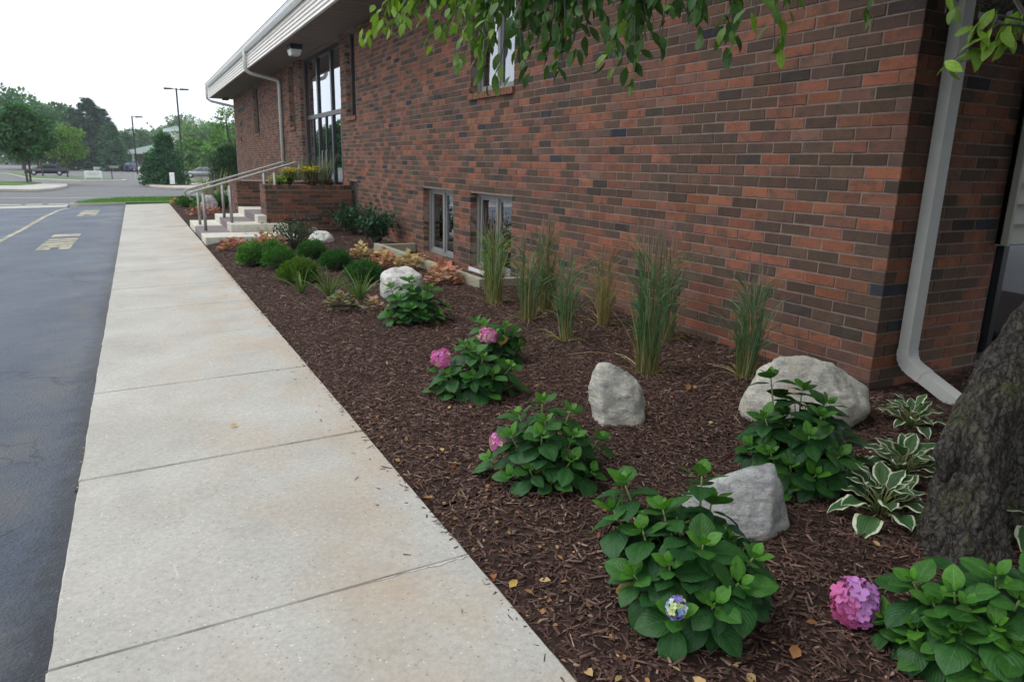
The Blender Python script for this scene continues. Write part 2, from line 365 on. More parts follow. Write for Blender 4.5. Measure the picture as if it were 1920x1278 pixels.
M['gutter'] = simple('white_gutter', (.80, .80, .79), .4, 0, .05, 5)
M['spout'] = simple('beige_downspout', (.50, .495, .465), .42, 0, .06, 5)
M['soffit'] = simple('brown_soffit', (.19, .155, .135), .7, 0, .08, 3)
M['roof'] = simple('grey_shingles', (.13, .12, .115), .9, 0, .25, 9)
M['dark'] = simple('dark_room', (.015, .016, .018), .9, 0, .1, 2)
M['curtain'] = simple('blind', (.30, .29, .27), .8, 0, .1, 3)
M['lens'] = simple('lamp_lens', (.70, .72, .66), .3, 0, .05, 4)
M['blackmetal'] = simple('black_paint', (.018, .018, .02), .45, 0, .1, 5)
M['steel'] = simple('grey_rail', (.33, .32, .30), .38, .55, .1, 12)
M['step_cream'] = simple('cream_concrete', (.55, .52, .44), .85, 0, .12, 10, .3)
M['step_brown'] = simple('brown_paver', (.19, .155, .15), .85, 0, .15, 14, .3)
M['timber'] = None
M['white'] = simple('white_paint', (.74, .75, .76), .5, 0, .04, 4)
M['chip'] = simple('fresh_broken_concrete', (.58, .54, .50), .95, 0, .25, 60, .6)
M['whiteline'] = simple('worn_white_line', (.60, .60, .58), .8, 0, .2, 4)
M['yellow'] = simple('yellow_paint', (.62, .42, .08), .8, 0, .15, 3)
M['greenroof'] = simple('green_roof', (.15, .24, .19), .7, 0, .12, 2)
M['tyre'] = simple('tyre', (.02, .02, .021), .85)
M['rim'] = simple('rim', (.55, .55, .56), .35, .7)
M['glasscar'] = simple('car_glass', (.03, .038, .045), .08, 0, .1, 2, spec=.9)
M['tail'] = simple('tail_lamp', (.42, .03, .03), .25); M['head'] = simple('head_lamp', (.72, .74, .76), .15)
def m_paint(name, col):
    m = simple(name, col, .28, .1, .05, 2); m.node_tree.nodes['Principled BSDF'].inputs['Coat Weight'].default_value = .2; return m
M['car_black'] = m_paint('black_car_paint', (.012, .014, .022)); M['car_blue'] = m_paint('blue_car_paint', (.03, .06, .19)); M['car_white'] = m_paint('white_car_paint', (.74, .74, .74))
M['car_silver'] = m_paint('grey_car_paint', (.22, .23, .24)); M['plastic'] = simple('dark_plastic', (.03, .03, .032), .6)

def m_glass(name, tint, base_ref):
    m, nt, b = newmat(name); nt.nodes.remove(b)
    gl = nd(nt, 'BsdfGlossy', Roughness=.015); gl.inputs[0].default_value = (.92, .95, 1, 1)
    tr = nd(nt, 'BsdfTransparent'); tr.inputs[0].default_value = tuple(tint)+(1,)
    fr = nd(nt, 'Fresnel', IOR=1.52); f = math_(nt, 'MULTIPLY_ADD', fr.outputs[0], 2.0, True); nt.nodes[-1].inputs[2].default_value = base_ref
    nv = coords(nt, 'World'); bp = nd(nt, 'Bump', Strength=.03, Distance=.02); nt.links.new(noi(nt, nv, 1.2, 1), bp.inputs['Height']); nt.links.new(bp.outputs[0], gl.inputs['Normal'])
    mx = nd(nt, 'MixShader'); nt.links.new(f, mx.inputs[0]); nt.links.new(tr.outputs[0], mx.inputs[1]); nt.links.new(gl.outputs[0], mx.inputs[2])
    nt.links.new(mx.outputs[0], nt.nodes['Material Output'].inputs[0]); return m
M['pane'] = m_glass('window_glass', (.45, .5, .5), .16); M['pane_dark'] = m_glass('bronze_glass', (.16, .15, .13), .10)
def m_timber():
    m, nt, b = newmat('weathered_timber'); v = coords(nt, 'World', (9, 1, 9)); f = noi(nt, v, 9, 6, .65)
    nt.links.new(ramp(nt, f, [(.3, (.17, .16, .11)), (.5, (.32, .30, .21)), (.72, (.42, .40, .29))]), b.inputs['Base Color']); b.inputs['Roughness'].default_value = .9
    bump(nt, b, f, .6, .006); return m
M['timber'] = m_timber()
def m_grass():
    m, nt, b = newmat('lawn'); v = coords(nt, 'World')
    nt.links.new(ramp(nt, noi(nt, v, .5, 7, .7), [(.3, (.045, .10, .02)), (.55, (.075, .16, .03)), (.75, (.10, .17, .045))]), b.inputs['Base Color']); b.inputs['Roughness'].default_value = .85
    bump(nt, b, noi(nt, v, 30, 4), .8, .04); return m
M['grass'] = m_grass()
def m_wornpaint():
    m, nt, b = newmat('worn_marking'); v = coords(nt, 'World')
    f = rnd_fac(nt, v, 9, .36, .50, 6); g = rnd_fac(nt, coords(nt, 'World', (1, 9, 1)), 2.0, .38, .52, 3)
    nt.links.new(mixc(nt, math_(nt, 'MULTIPLY', f, g), (.11, .115, .115), (.44, .40, .27)), b.inputs['Base Color']); b.inputs['Roughness'].default_value = .75; return m
M['worn'] = m_wornpaint()

# ================================================================== THE SETTING
def sheet(name, xs, ys, zf, mat, kind='structure'):
    V = [(x, y, zf(x, y)) for y in ys for x in xs]; nx = len(xs)
    F = [(j*nx+i, j*nx+i+1, (j+1)*nx+i+1, (j+1)*nx+i) for j in range(len(ys)-1) for i in range(nx-1)]
    o = np_obj(name, V, F, mat, smooth=True); o['kind'] = kind; return o
lin = lambda a, b, n: list(np.linspace(a, b, n))
WX, CY, FY = 4.18, 2.86, 34.9               # wall plane, near corner, far corner
SWL, SWR, SWEND = -0.375, 1.03, 29.25       # walk edges, walk end
sheet('ground', [-600, -200, -80, -40]+lin(-20, 20, 9)+[40, 80, 200, 600], lin(-30, 60, 19)+[80, 100, 120, 140, 160, 220, 400, 900], lambda x, y: zt(x, y)-.22, M['grass'])
sheet('parking_lot', [-45, -30, -20, -12]+lin(-8, -.36, 14), lin(-25, 29.2, 40), lambda x, y: zt(x, y)-.022-.01*sstep((x+.9)/.5)*(1-sstep((x+.9)/.5)), M['asphalt'])
sheet('street', [-120, -60, -30, -20, -12, -8, -5, -3, -1, 0, 1, 2, 4, 6, 10, 20, 40], lin(29.95, 36, 10)+lin(38, 140, 30)+[160, 200, 240], lambda x, y: zt(x, y)-.035, M['street'])
sheet('gutter_apron', [-45, -20, -8, -5, -3.5, -2.2], [29.2, 29.6, 30.0, 30.5], lambda x, y: zt(x, y)-.018, M['concrete'])

# walk: slabs with open joints
wb = MB(); ysj = lin(-4, SWEND, 24)
for a, b in zip(ysj[:-1], ysj[1:]):
    wb.add([(SWL+.01, a, zt(SWL, a)-.03), (SWR-.01, a, zt(SWR, a)-.03), (SWR-.01, b, zt(SWR, b)-.03), (SWL+.01, b, zt(SWL, b)-.03)], [(0, 1, 2, 3)])
walk = wb.build('sidewalk', M['soil']); walk['kind'] = 'structure'
def slab(y0, y1, seed):
    r = random.Random(seed); us = [0, .004]+lin(.03, .97, 24)+[.996, 1]; vs_ = [0, .003]+lin(.03, .97, 28)+[.997, 1]; nx, ny = len(us)-1, len(vs_)-1; V = []; F = []; g0 = .0045; g1 = .0045
    zoff = r.uniform(-.003, .003)
    if abs(y1-2.275) < .05: zoff = .001
    for j in range(ny+1):
        for i in range(nx+1):
            u, v = us[i], vs_[j]
            x = SWL+(SWR-SWL)*u; y = y0+g0+(y1-y0-g0-g1)*v
            e = min(u*(SWR-SWL), (1-u)*(SWR-SWL), v*(y1-y0), (1-v)*(y1-y0))
            if i in (0, nx): x += (.006 if i == 0 else .006)*noise.noise((y*2.3, seed, 0)) + .004*noise.noise((y*11, seed, 3))
            if j in (0, ny): y += .004*noise.noise((x*9, seed*3.1, j)) + .006*max(0, noise.noise((x*3, seed, 7)))*(1 if j == 0 else -1)
            z = zt(x, y)+zoff - (.006 if e < 1e-6 else 0) + .0015*noise.noise((x*2, y*2, 1))
            V.append((x, y, z))
    for j in range(ny):
        for i in range(nx): k = j*(nx+1)+i; F.append((k, k+1, k+nx+2, k+nx+1))
    rim = [i for i in range(nx+1)]+[(j+1)*(nx+1)-1 for j in range(1, ny+1)]+[ny*(nx+1)+i for i in range(nx-1, -1, -1)]+[j*(nx+1) for j in range(ny-1, 0, -1)]
    b0 = len(V); V += [(V[k][0], V[k][1], V[k][2]-.10) for k in rim]
    for q in range(len(rim)): F.append((rim[q], b0+q, b0+(q+1) % len(rim), rim[(q+1) % len(rim)]))
    me = bpy.data.meshes.new('slab'); me.from_pydata(V, [], F); me.materials.append(M['concrete']); me.update()
    return link(bpy.data.objects.new('slab', me), walk)
yj = 2.275-1.487*4; k = 0
while yj < SWEND-.2:
    slab(yj, min(yj+1.487, SWEND), k); yj += 1.487; k += 1
# pale chipped arris along the nearest joint
cb = MB()
for q in range(90):
    x = .50+.525*q/89; grow = sstep(q/70); wdt = .001+.020*grow*max(.05, .45+noise.noise((x*14, 2, 2))+.5*noise.noise((x*45, 5, 2)))
    cb.v += [(x, 2.275-.006, zt(x, 2.27)+.0015), (x, 2.275-.008-wdt, zt(x, 2.25)+.0035)]
    if q: b_ = len(cb.v); cb.f.append((b_-4, b_-3, b_-1, b_-2))
cb.build('chipped_edge', M['chip'], walk)

# mulch bed
def bed(x, y):
    z = zt(x, y) - .022 + .035*sstep((x-1.02)/.25) + .012*noise.noise((x*1.7, y*1.7, 4)) + .02*noise.noise((x*.6, y*.6, 9))*sstep((x-1.1)/.5)
    if 3.5 < x and 7.55 < y < 11.55: z -= .10
    return z
xs = lin(1.0, 3.4, 28)+[3.5, 3.6]+lin(3.7, 4.6, 8)
sheet('mulch_bed', xs, lin(2.72, 29.2, 200), bed, M['soil'])
sheet('mulch_bed', lin(1.0, 9.2, 60), lin(-5, 2.7, 70), bed, M['soil'])
sheet('unseen_mirror_ground', [SWR+.03, 6, 20, 60], [-60, -30, -15, -5.03], lambda x, y: zt(x, y)-.02, M['street'])  # unseen asphalt added so the end window mirrors grey instead of lawn
sheet('unseen_mirror_ground', [9.23, 20, 60], [-5, -1, 2.6, 6], lambda x, y: zt(x, y)-.02, M['street'])

# bark chips: nobody could count them
def chips(n, x0, x1, y0, y1, s, hole=None):
    x = rng.uniform(x0, x1, n); y = rng.uniform(y0, y1, n)
    keep = (x < WX-.02) | (y < CY-.03); x = x[keep]; y = y[keep]; n = len(x)
    L = rng.gamma(2.4, .0105, n)*s+.008; Wd = rng.uniform(.0022, .0075, n)*s; H = rng.uniform(.001, .0032, n)*s
    a = rng.uniform(0, 2*np.pi, n); pit = rng.normal(0, .22, n); rol = rng.normal(0, .35, n)
    z = np.array([bed(p, q) if p > 1.04 else zt(p, q)-.001 for p, q in zip(x, y)]) + rng.uniform(.000, .012, n)*np.where(x > 1.04, 1, .2)
    D = np.stack([np.cos(a)*np.cos(pit), np.sin(a)*np.cos(pit), np.sin(pit)], 1)
    S = np.stack([-np.sin(a)*np.cos(rol), np.cos(a)*np.cos(rol), np.sin(rol)], 1); U = np.cross(D, S)
    tv = np.array([(-1,-.5,0),(-.8,.6,0),(1,.4,0),(.85,-.7,0),(-.9,-.3,1),(-.75,.4,1),(.9,.25,1),(.8,-.4,1)])
    tf = np.array([(4,7,6,5),(0,3,7,4),(1,5,6,2),(0,4,5,1),(3,2,6,7)])
    V = (np.stack([x, y, z], 1)[:, None]+D[:, None]*(tv[None, :, 0:1]*L[:, None, None]*.5)+S[:, None]*(tv[None, :, 1:2]*Wd[:, None, None])+U[:, None]*(tv[None, :, 2:3]*H[:, None, None]))
    F = (tf[None]+(np.arange(n)*8)[:, None, None]).reshape(-1, 4)
    t = rng.random((n, 1))
    c = np.where(t < .62, np.array([[.078, .040, .031]]), np.where(t < .92, np.array([[.125, .076, .058]]), np.array([[.23, .155, .115]])))*rng.uniform(.6, 1.35, (n, 1))
    return V.reshape(-1, 3), F, np.repeat(c, 8, 0)
parts = [chips(38000, 1.04, 4.2, .9, 4.5, 1.1), chips(3500, 4.2, 5.8, .9, 2.85, 1.1), chips(20000, 1.04, 4.2, 4.5, 8, 1.2), chips(11000, 1.04, 4.2, 8, 14, 1.4), chips(3500, 1.04, 4.2, 14, 28, 1.7), chips(260, .99, 1.045, 1.0, 12, .9), chips(60, .80, 1.0, 1.0, 12, .8)]
V = np.concatenate([p[0] for p in parts]); F = []; o_ = 0
for p in parts: F.append(p[1]+o_); o_ += len(p[0])
mc = np_obj('bark_mulch', V, np.concatenate(F), M['chips'], None, np.concatenate([p[2] for p in parts])); tag(mc, 'dark brown shredded bark mulch spread over the planting bed', 'mulch', kind='stuff')
# a few fallen leaves and crumbs over mulch and walk edges
n = 420
x = np.where(rng.random(n) < .55, 1.03+rng.gamma(1.3, .22, n), rng.uniform(1.05, 3.6, n)); y = rng.uniform(1.0, 4.2, n)
x[:60] = SWL-rng.uniform(-.005, .02, 60); y[:60] = rng.uniform(1.4, 9, 60)
z = np.array([bed(p, q)+.012 if p > 1 else zt(p, q)-.012 for p, q in zip(x, y)])
P = np.stack([x, y, z], 1); D = rdir(n); D[:, 2] *= .35; Nn = rdir(n)*.6+np.array([0, 0, 1])
ln = rng.gamma(3, .006, n)+.006; ln[:60] *= .6
t = rng.random((n, 1)); cc = np.where(t < .5, np.array([[.36, .18, .07]]), np.where(t < .8, np.array([[.48, .32, .14]]), np.array([[.30, .11, .06]])))*rng.uniform(.6, 1.2, (n, 1))
V, F, c = cloud(P, D, Nn, ln, ln*.6, cc)
tag(np_obj('leaf_litter', V, F, M['dry'], None, c), 'scattered tan and orange dry leaf crumbs on mulch', 'leaf litter', kind='stuff')
for px, col, ln_, lab in (((432, 803), (.50, .30, .09), .05, 'small yellow fallen leaf in the middle of the walk'), ((955, 1115), (.52, .33, .10), .055, 'curled golden fallen leaf at the walk edge near the camera'), ((1330, 803), (.55, .52, .16), .04, 'pale yellow leaf on mulch right of the peaked boulder'), ((1485, 1250), (.38, .17, .07), .07, 'brown crumpled leaf on mulch in the bottom right foreground')):
    p = on_ground(px); p.z += .012 if p.x < 1.03 else .03
    V, F, c = cloud(np.array([p]), np.array([[.8, .5, .1]]), np.array([[.1, -.2, 1.]]), ln_, ln_*.55, np.array([col]))
    tag(np_obj('fallen_leaf', V, F, M['dry'], None, c), lab, 'leaf', 'single fallen leaves')

# painted markings on the lot
def quad_on(mb, pts, dz):
    mb.add([(x, y, zt(x, y)+dz) for x, y in pts], [(0, 1, 2, 3)])
def lettering(bars, lab):
    e = empty('pavement_lettering', (bars[0][0], bars[0][2], zt(bars[0][0], bars[0][2])-.017)); tag(e, lab, 'road marking', 'painted patches on the lot')
    for x0, x1, y0, y1 in bars:
        pm = MB(); quad_on(pm, [(x0, y0), (x1, y0), (x1, y1), (x0, y1)], -.017); o = pm.build('stroke', M['worn'], e); o.location = -Vector(e.location)
lettering([(-1.66, -1.14, 17.45, 18.1), (-1.66, -1.14, 16.75, 17.1), (-1.67, -1.14, 16.3, 16.66), (-1.68, -1.15, 15.82, 16.2), (-1.68, -1.15, 15.35, 15.74), (-1.69, -1.47, 14.95, 15.3), (-1.33, -1.15, 14.95, 15.3)], 'worn cream stencilled lettering on the lot, nearer patch')
lettering([(-1.57, -1.08, 26.0, 26.6), (-1.58, -1.1, 24.6, 25.8), (-1.59, -1.42, 24.0, 24.5), (-1.27, -1.1, 24.0, 24.5)], 'worn cream stencilled lettering on the lot, patch near the kerb')
pm = MB(); cl = [(-2.62, 3), (-2.56, 10), (-2.49, 17.2), (-2.42, 19.7), (-2.38, 24.2), (-2.28, 27.0), (-2.1, 28.4), (-1.85, 28.95)]
for (xa, ya), (xb, yb) in zip(cl[:-1], cl[1:]): quad_on(pm, [(xa-.06, ya), (xa+.06, ya), (xb+.06, yb), (xb-.06, yb)], -.0165)
tag(pm.build('lane_line', M['worn']), 'worn pale line curving along the lot to the kerb', 'road marking')
pm = MB()
for x0, x1 in ((-30, -9), (-8.2, -3.75), (-3.6, -3.1), (-2.9, -2.3)): quad_on(pm, [(x0, 31.2), (x1, 31.2), (x1, 31.42), (x0, 31.42)], -.029)
tag(pm.build('lane_line', M['whiteline']), 'broken white line on the street beyond the lot', 'road marking')
pm = MB(); quad_on(pm, [(-30, 36.0), (12, 36.0), (12, 36.2), (-30, 36.2)], -.029)
tag(pm.build('lane_line', M['whiteline']), 'thin white line across the street behind the lawn strip', 'road marking')
# kerbs and lawn strip at the end of the walk
kb = MB(); pts = [(SWL, 29.28), (-1.4, 29.25), (-1.85, 29.35), (-2.1, 29.6), (-2.15, 30.0)]
for (xa, ya), (xb, yb) in zip(pts[:-1], pts[1:]):
    d = Vector((xb-xa, yb-ya, 0)).normalized(); nn_ = Vector((d.y, -d.x, 0))*.13
    kb.add([(xa, ya, zt(xa, ya)-.1), (xb, yb, zt(xb, yb)-.1), (xb, yb, zt(xb, yb)+.07), (xa, ya, zt(xa, ya)+.07), (xa+nn_.x, ya+nn_.y, zt(xa, ya)+.07), (xb+nn_.x, yb+nn_.y, zt(xb, yb)+.07), (xb+nn_.x, yb+nn_.y, zt(xb, yb)-.1), (xa+nn_.x, ya+nn_.y, zt(xa, ya)-.1)], [(0, 1, 2, 3), (3, 2, 5, 4), (4, 5, 6, 7)])
kb2 = kb.build('kerb', M['concrete']); kb2['kind'] = 'structure'
def blob_patch(name, poly, z0, mat, parent=None, kind='structure', th=.12):
    mb = MB(); n = len(poly)
    vs = [(x, y, zt(x, y)+z0-th) for x, y in poly]+[(x, y, zt(x, y)+z0) for x, y in poly]
    mb.add(vs, [tuple(range(n, 2*n))]+[(i, (i+1) % n, n+(i+1) % n, n+i) for i in range(n)])
    o = mb.build(name, mat, parent)
    if kind: o['kind'] = kind
    return o
lawn_poly = [(-.4, 29.4), (9, 29.4), (9, 34.6), (2, 34.3), (-.5, 33.6), (-1.3, 32.5), (-1.95, 30.6), (-2.0, 30.0), (-1.8, 29.6), (-1.4, 29.42)]
blob_patch('lawn', lawn_poly, .06, M['grass'])
def grass_on(poly, n, h, name, lab, x1=None):
    xs_ = [p[0] for p in poly]; ys_ = [p[1] for p in poly]; P = []
    while len(P) < n:
        x, y = rnd.uniform(min(xs_), min(max(xs_), x1 or 99)), rnd.uniform(min(ys_), max(ys_)); ins = False
        for i in range(len(poly)):
            (xa, ya), (xb, yb) = poly[i], poly[i-1]
            if (ya > y) != (yb > y) and x < (xb-xa)*(y-ya)/(yb-ya)+xa: ins = not ins
        if ins: P.append((x, y, zt(x, y)+.055))
    P = np.array(P); D = rdir(n)*.45+np.array([0, 0, 1.]); V, F, c = cloud(P, D, rdir(n), rng.uniform(.6, 1.2, n)*h, h*.13, vary((.10, .24, .035), n, .3, .15), LEAF4)
    tag(np_obj(name, V, F, M['blade'], None, c), lab, 'grass', kind='stuff')
grass_on(lawn_poly, 9000, .09, 'lawn_grass', 'short bright green grass on the strip at the end of the walk', 4.5)

# ================================================================== THE OFFICE BUILDING
bld = empty('office_building', (WX, CY, 0)); tag(bld, 'long brown and red brick office building with white gutter eaves', 'building')
BORG = Vector((WX, CY, 0))
def bpart(mb, name, mat, parent=bld, smooth=False):
    o = mb.build(name, mat, parent, smooth)
    if parent is bld: o.location = -BORG
    return o
CH, BL, JT, BD = .0812, .26, .0105, .095
BCOL = [((.320, .130, .080), .18), ((.268, .118, .077), .17), ((.225, .120, .088), .13), ((.160, .098, .073), .18), ((.126, .084, .062), .28), ((.082, .066, .056), .045), ((.050, .054, .064), .015)]
def brick_col(r):
    t = r.random(); s = 0
    for c, p_ in BCOL:
        s += p_
        if t <= s: break
    k = r.uniform(.80, 1.20)*.80; return tuple(min(1, v*k*r.uniform(.95, 1.05)) for v in c)
def brick_verts(u0, u1, z0, z1, r, axis, plane, sgn):
    """chamfered front, open back; axis 'y': wall along y facing -x ; axis 'x': wall along x facing -y"""
    c = .0035; j = lambda: r.uniform(-.0012, .0012); pr = r.uniform(-.0025, .0025)
    ring = [(u0, z0), (u1, z0), (u1, z1), (u0, z1)]; inn = [(u0+c, z0+c), (u1-c, z0+c), (u1-c, z1-c), (u0+c, z1-c)]
    L = [(u+j(), z+j(), -pr) for u, z in inn]+[(u+j(), z+j(), -pr+c) for u, z in ring]+[(u, z, BD) for u, z in ring]
    if axis == 'y': return [(plane+d*sgn, u, z) for u, z, d in L]
    return [(u, plane+d*sgn, z) for u, z, d in L]
BF = [(0, 1, 2, 3)]+[(i, 4+i, 4+(i+1) % 4, (i+1) % 4) for i in range(4)]+[(4+i, 8+i, 8+(i+1) % 4, 4+(i+1) % 4) for i in range(4)]
def lay(u0, u1, z0, z1, holes, off, seed, ends=(0, .13)):
    out = []; r = random.Random(seed); i = 0; z = z0
    while z < z1-.02:
        zb = min(z+CH-JT, z1); row = []
        a = u0+ends[i % 2]; b_ = a+BL-JT
        if off: b_ = a+(BL if i % 2 else BL/2)-JT; a = u0
        while a < u1-.02:
            b_ = min(b_, u1); segs = [(a, b_)]
            for (ha, hb, hz0, hz1) in holes:
                if zb > hz0+.01 and z < hz1-.01:
                    ns = []
                    for (p_, q_) in segs:
                        if q_ <= ha or p_ >= hb: ns.append((p_, q_)); continue
                        if p_ < ha: ns.append((p_, ha))
                        if q_ > hb: ns.append((hb, q_))
                    segs = ns
            for s_ in segs:
                if s_[1]-s_[0] > .015: row.append(s_)
            a = b_+JT; b_ = a+BL-JT+r.uniform(-.004, .004)
        out += [(p_, q_, z, zb) for p_, q_ in row]; z += CH; i += 1
    return out
def backing(name, u0, u1, z0, z1, holes, axis, plane, th, parent=bld):
    """mortar body with true openings"""
    us = sorted({u0, u1, *[min(max(h[k_], u0), u1) for h in holes for k_ in (0, 1)]}); zs = sorted({z0, z1, *[min(max(h[k_], z0), z1) for h in holes for k_ in (2, 3)]})
    mb = MB(); e = .0045
    for i in range(len(us)-1):
        for j in range(len(zs)-1):
            um, zm = (us[i]+us[i+1])/2, (zs[j]+zs[j+1])/2
            if any(h[0] < um < h[1] and h[2] < zm < h[3] for h in holes): continue
            if axis == 'y': mb.box((plane+e, us[i], zs[j]), (plane+th, us[i+1], zs[j+1]))
            else: mb.box((us[i], plane+e, zs[j]), (us[i+1], plane+th, zs[j+1]))
    bm = bmesh.new(); me = mb.mesh(name); bm.from_mesh(me); bmesh.ops.remove_doubles(bm, verts=bm.verts, dist=1e-5)
    seen = {}; kill = []
    for f in bm.faces:
        kf = tuple(sorted(v.index for v in f.verts))
        if kf in seen: kill += [f, seen[kf]]
        seen[kf] = f
    bmesh.ops.delete(bm, geom=list(set(kill)), context='FACES'); bm.to_mesh(me); bm.free(); me.materials.append(M['mortar'])
    o = link(bpy.data.objects.new(name, me), parent)
    if parent is bld: o.location = -BORG
    return o
ZB, ZS = -.32, 4.14
H_front = [(9.92, 11.19, .075, 1.12), (8.03, 9.30, .075, 1.12), (15.16, 15.80, .05, 1.10), (8.05, 9.33, 2.44, 4.0), (15.1, 15.82, 2.44, 4.10), (16.3, 20.65, .45, 4.12), (21.45, 22.2, 2.44, 4.10), (28.0, 29.2, 2.44, 4.10)]
front = backing('front_wall', CY+.007, FY, ZB, ZS, H_front, 'y', WX, .3)
H_ret = [(4.70, 6.1, 2.44, 4.0), (5.36, 7.0, .13, 1.30)]
retw = backing('end_wall', WX+.3, 7.2, ZB, ZS, H_ret, 'x', CY, .3)
far_w = MB().box((WX+.01, FY-.02, ZB), (9, FY+.2, ZS)).box((7.2, CY+.1, ZB), (7.3, FY, ZS)); bpart(far_w, 'rear_wall', M['mortar'])
allb = [(b, 'y', front) for b in lay(CY, FY, ZB+.006, ZS, H_front, 0, 3, (0, .1055))]+[(b, 'x', retw) for b in lay(WX+.0, 7.2, ZB+.006, ZS, H_ret, 0, 5, (.1055, 0))]
def bscore(it):
    b, ax, par = it; uc = (b[0]+b[1])/2; zc = (b[2]+b[3])/2
    p = Vector((WX, uc, zc)) if ax == 'y' else Vector((uc, CY, zc)); X, Y, Zd = project(p)
    if not (-20 < X < 1940 and -20 < Y < 1300 and Zd > 0): return 0
    if ax == 'x' and uc > 5.45: return 0
    nrm = Vector((-1, 0, 0)) if ax == 'y' else Vector((0, -1, 0)); d = C0-p
    return abs(b[1]-b[0])*max(0, d.normalized().dot(nrm))/d.length**2
allb.sort(key=bscore, reverse=True)
fieldmb = {front: MB(), retw: MB()}; cnt = {front: 0, retw: 0}; lim = {front: 220, retw: 80}
cache = {}
for it in allb:
    b, ax, par = it; r = random.Random(int(b[0]*1000)*77+int(b[2]*1000)); col = brick_col(r)
    pl = WX if ax == 'y' else CY; A0 = WX if False else None
    # corner: header face of the end wall courses starts behind the front brick
    if cnt[par] < lim[par] and bscore(it) > 0:
        cnt[par] += 1; key = (ax, round(b[1]-b[0], 3), round(b[3]-b[2], 3), r.randint(0, 2))
        if key not in cache:
            vs_ = brick_verts(-(b[1]-b[0])/2, (b[1]-b[0])/2, -(b[3]-b[2])/2, (b[3]-b[2])/2, r, ax, 0, 1)
            me = bpy.data.meshes.new('brick'); me.from_pydata(vs_, [], BF); me.materials.append(M['brick_o']); cache[key] = me
        o = bpy.data.objects.new('brick', cache[key]); o.color = col+(1,)
        uc, zc = (b[0]+b[1])/2, (b[2]+b[3])/2
        link(o, par); o.location = (pl, uc, zc) if ax == 'y' else (uc, pl, zc)
        if ax == 'x' and b[0] < WX+.001: o.location.y += .0
    else:
        fieldmb[par].add(brick_verts(*b, r, ax, pl, 1), BF, col)
for par, mb in fieldmb.items():
    o = mb.build('brick_field', M['brick_a'], par); o['kind'] = 'stuff'

def window(axis, plane, u0, u1, z0, z1, mull, lab=None, fm='win_frame', pane='pane', dep=.11, sill='rowlock', rails=(), fw=.055, room=True):
    def B(mb, ua, ub, za, zb, d0, d1):
        if axis == 'y': mb.box((plane+d0, ua, za), (plane+d1, ub, zb))
        else: mb.box((ua, plane+d0, za), (ub, plane+d1, zb))
    mb = MB(); B(mb, u0, u0+fw, z0, z1, dep, dep+.07); B(mb, u1-fw, u1, z0, z1, dep, dep+.07); B(mb, u0+fw, u1-fw, z1-fw, z1, dep+.002, dep+.07); B(mb, u0+fw, u1-fw, z0, z0+fw, dep+.002, dep+.07)
    wo = bpart(mb, 'window', M[fm]); 
    if lab: wo['label'] = lab
    es = [u0+fw]+list(mull)+[u1-fw]
    for m_ in mull:
        mb = MB(); B(mb, m_-fw*.6, m_+fw*.6, z0+fw, z1-fw, dep-.006, dep+.06); mb.build('mullion', M[fm], wo)
    zes = [z0+fw]+list(rails)+[z1-fw]
    for zr in rails:
        mb = MB(); B(mb, u0+fw, u1-fw, zr-.05, zr+.05, dep-.008, dep+.06); mb.build('transom', M[fm], wo)
    for a, b in zip(es[:-1], es[1:]):
        for c, d in zip(zes[:-1], zes[1:]):
            mb = MB(); B(mb, a+.0, b-.0, c, d, dep+.035, dep+.041); mb.build('pane', M[pane], wo)
            if fm == 'win_frame':
                mb = MB(); s_ = .035
                B(mb, a+.03, a+.03+s_, c, d, dep+.018, dep+.033); B(mb, b-.03-s_, b-.03, c, d, dep+.018, dep+.033); B(mb, a+.03, b-.03, c, c+s_, dep+.02, dep+.034); B(mb, a+.03, b-.03, d-s_, d, dep+.02, dep+.034); mb.build('sash', M[fm], wo)
    if sill == 'rowlock':
        mb = MB(); a = u0-.03; r = random.Random(int(u0*50))
        while a < u1+.02:
            b = min(a+.068, u1+.03); c = brick_col(random.Random(int(a*999))); c = (.27*r.uniform(.8, 1.1), .115, .075)
            p0, p1 = -.035+r.uniform(-.003, .003), dep+.03
            if axis == 'y': mb.box((plane+p0, a, z0-.085), (plane+p1, b, z0-.004), c)
            else: mb.box((a, plane+p0, z0-.085), (b, plane+p1, z0-.004), c)
            a += .078
        mb.build('sill', M['brick_a'], wo)
    elif sill == 'white':
        mb = MB(); B(mb, u0, u1, z0-.05, z0-.003, -.02, dep+.05); mb.build('sill', M['gutter'], wo)
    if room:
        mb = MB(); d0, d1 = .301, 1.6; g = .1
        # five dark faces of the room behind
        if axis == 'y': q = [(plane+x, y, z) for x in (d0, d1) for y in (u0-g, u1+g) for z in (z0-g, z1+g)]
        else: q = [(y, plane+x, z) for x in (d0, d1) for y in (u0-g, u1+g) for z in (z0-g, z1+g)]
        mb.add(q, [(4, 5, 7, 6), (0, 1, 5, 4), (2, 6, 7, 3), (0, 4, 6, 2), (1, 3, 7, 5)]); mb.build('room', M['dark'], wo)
    return wo
w1 = window('y', WX, 9.92, 11.19, .075, 1.12, [10.55], 'basement window nearer the entrance, two panes')
w2 = window('y', WX, 8.03, 9.30, .075, 1.12, [8.66], 'basement window behind the tall grass, two panes', sill='white')
w3 = window('y', WX, 15.16, 15.80, .05, 1.10, [], 'narrow basement window beside the planter')
w4 = window('y', WX, 8.05, 9.33, 2.44, 4.0, [8.68], 'upper window reflecting bright sky')
for (a, b) in ((15.1, 15.82), (21.45, 22.2), (28.0, 29.2)): window('y', WX, a, b, 2.44, 4.10, [], 'tall slit window under the eaves', fm='metal_frame', pane='pane_dark', dep=.13)
mb = MB()
for k in range(7): mb.box((WX+.235, 8.12+.17*k, .10), (WX+.24, 8.18+.17*k, 1.1))
mb.build('blind', M['curtain'], w2)
mb = MB()
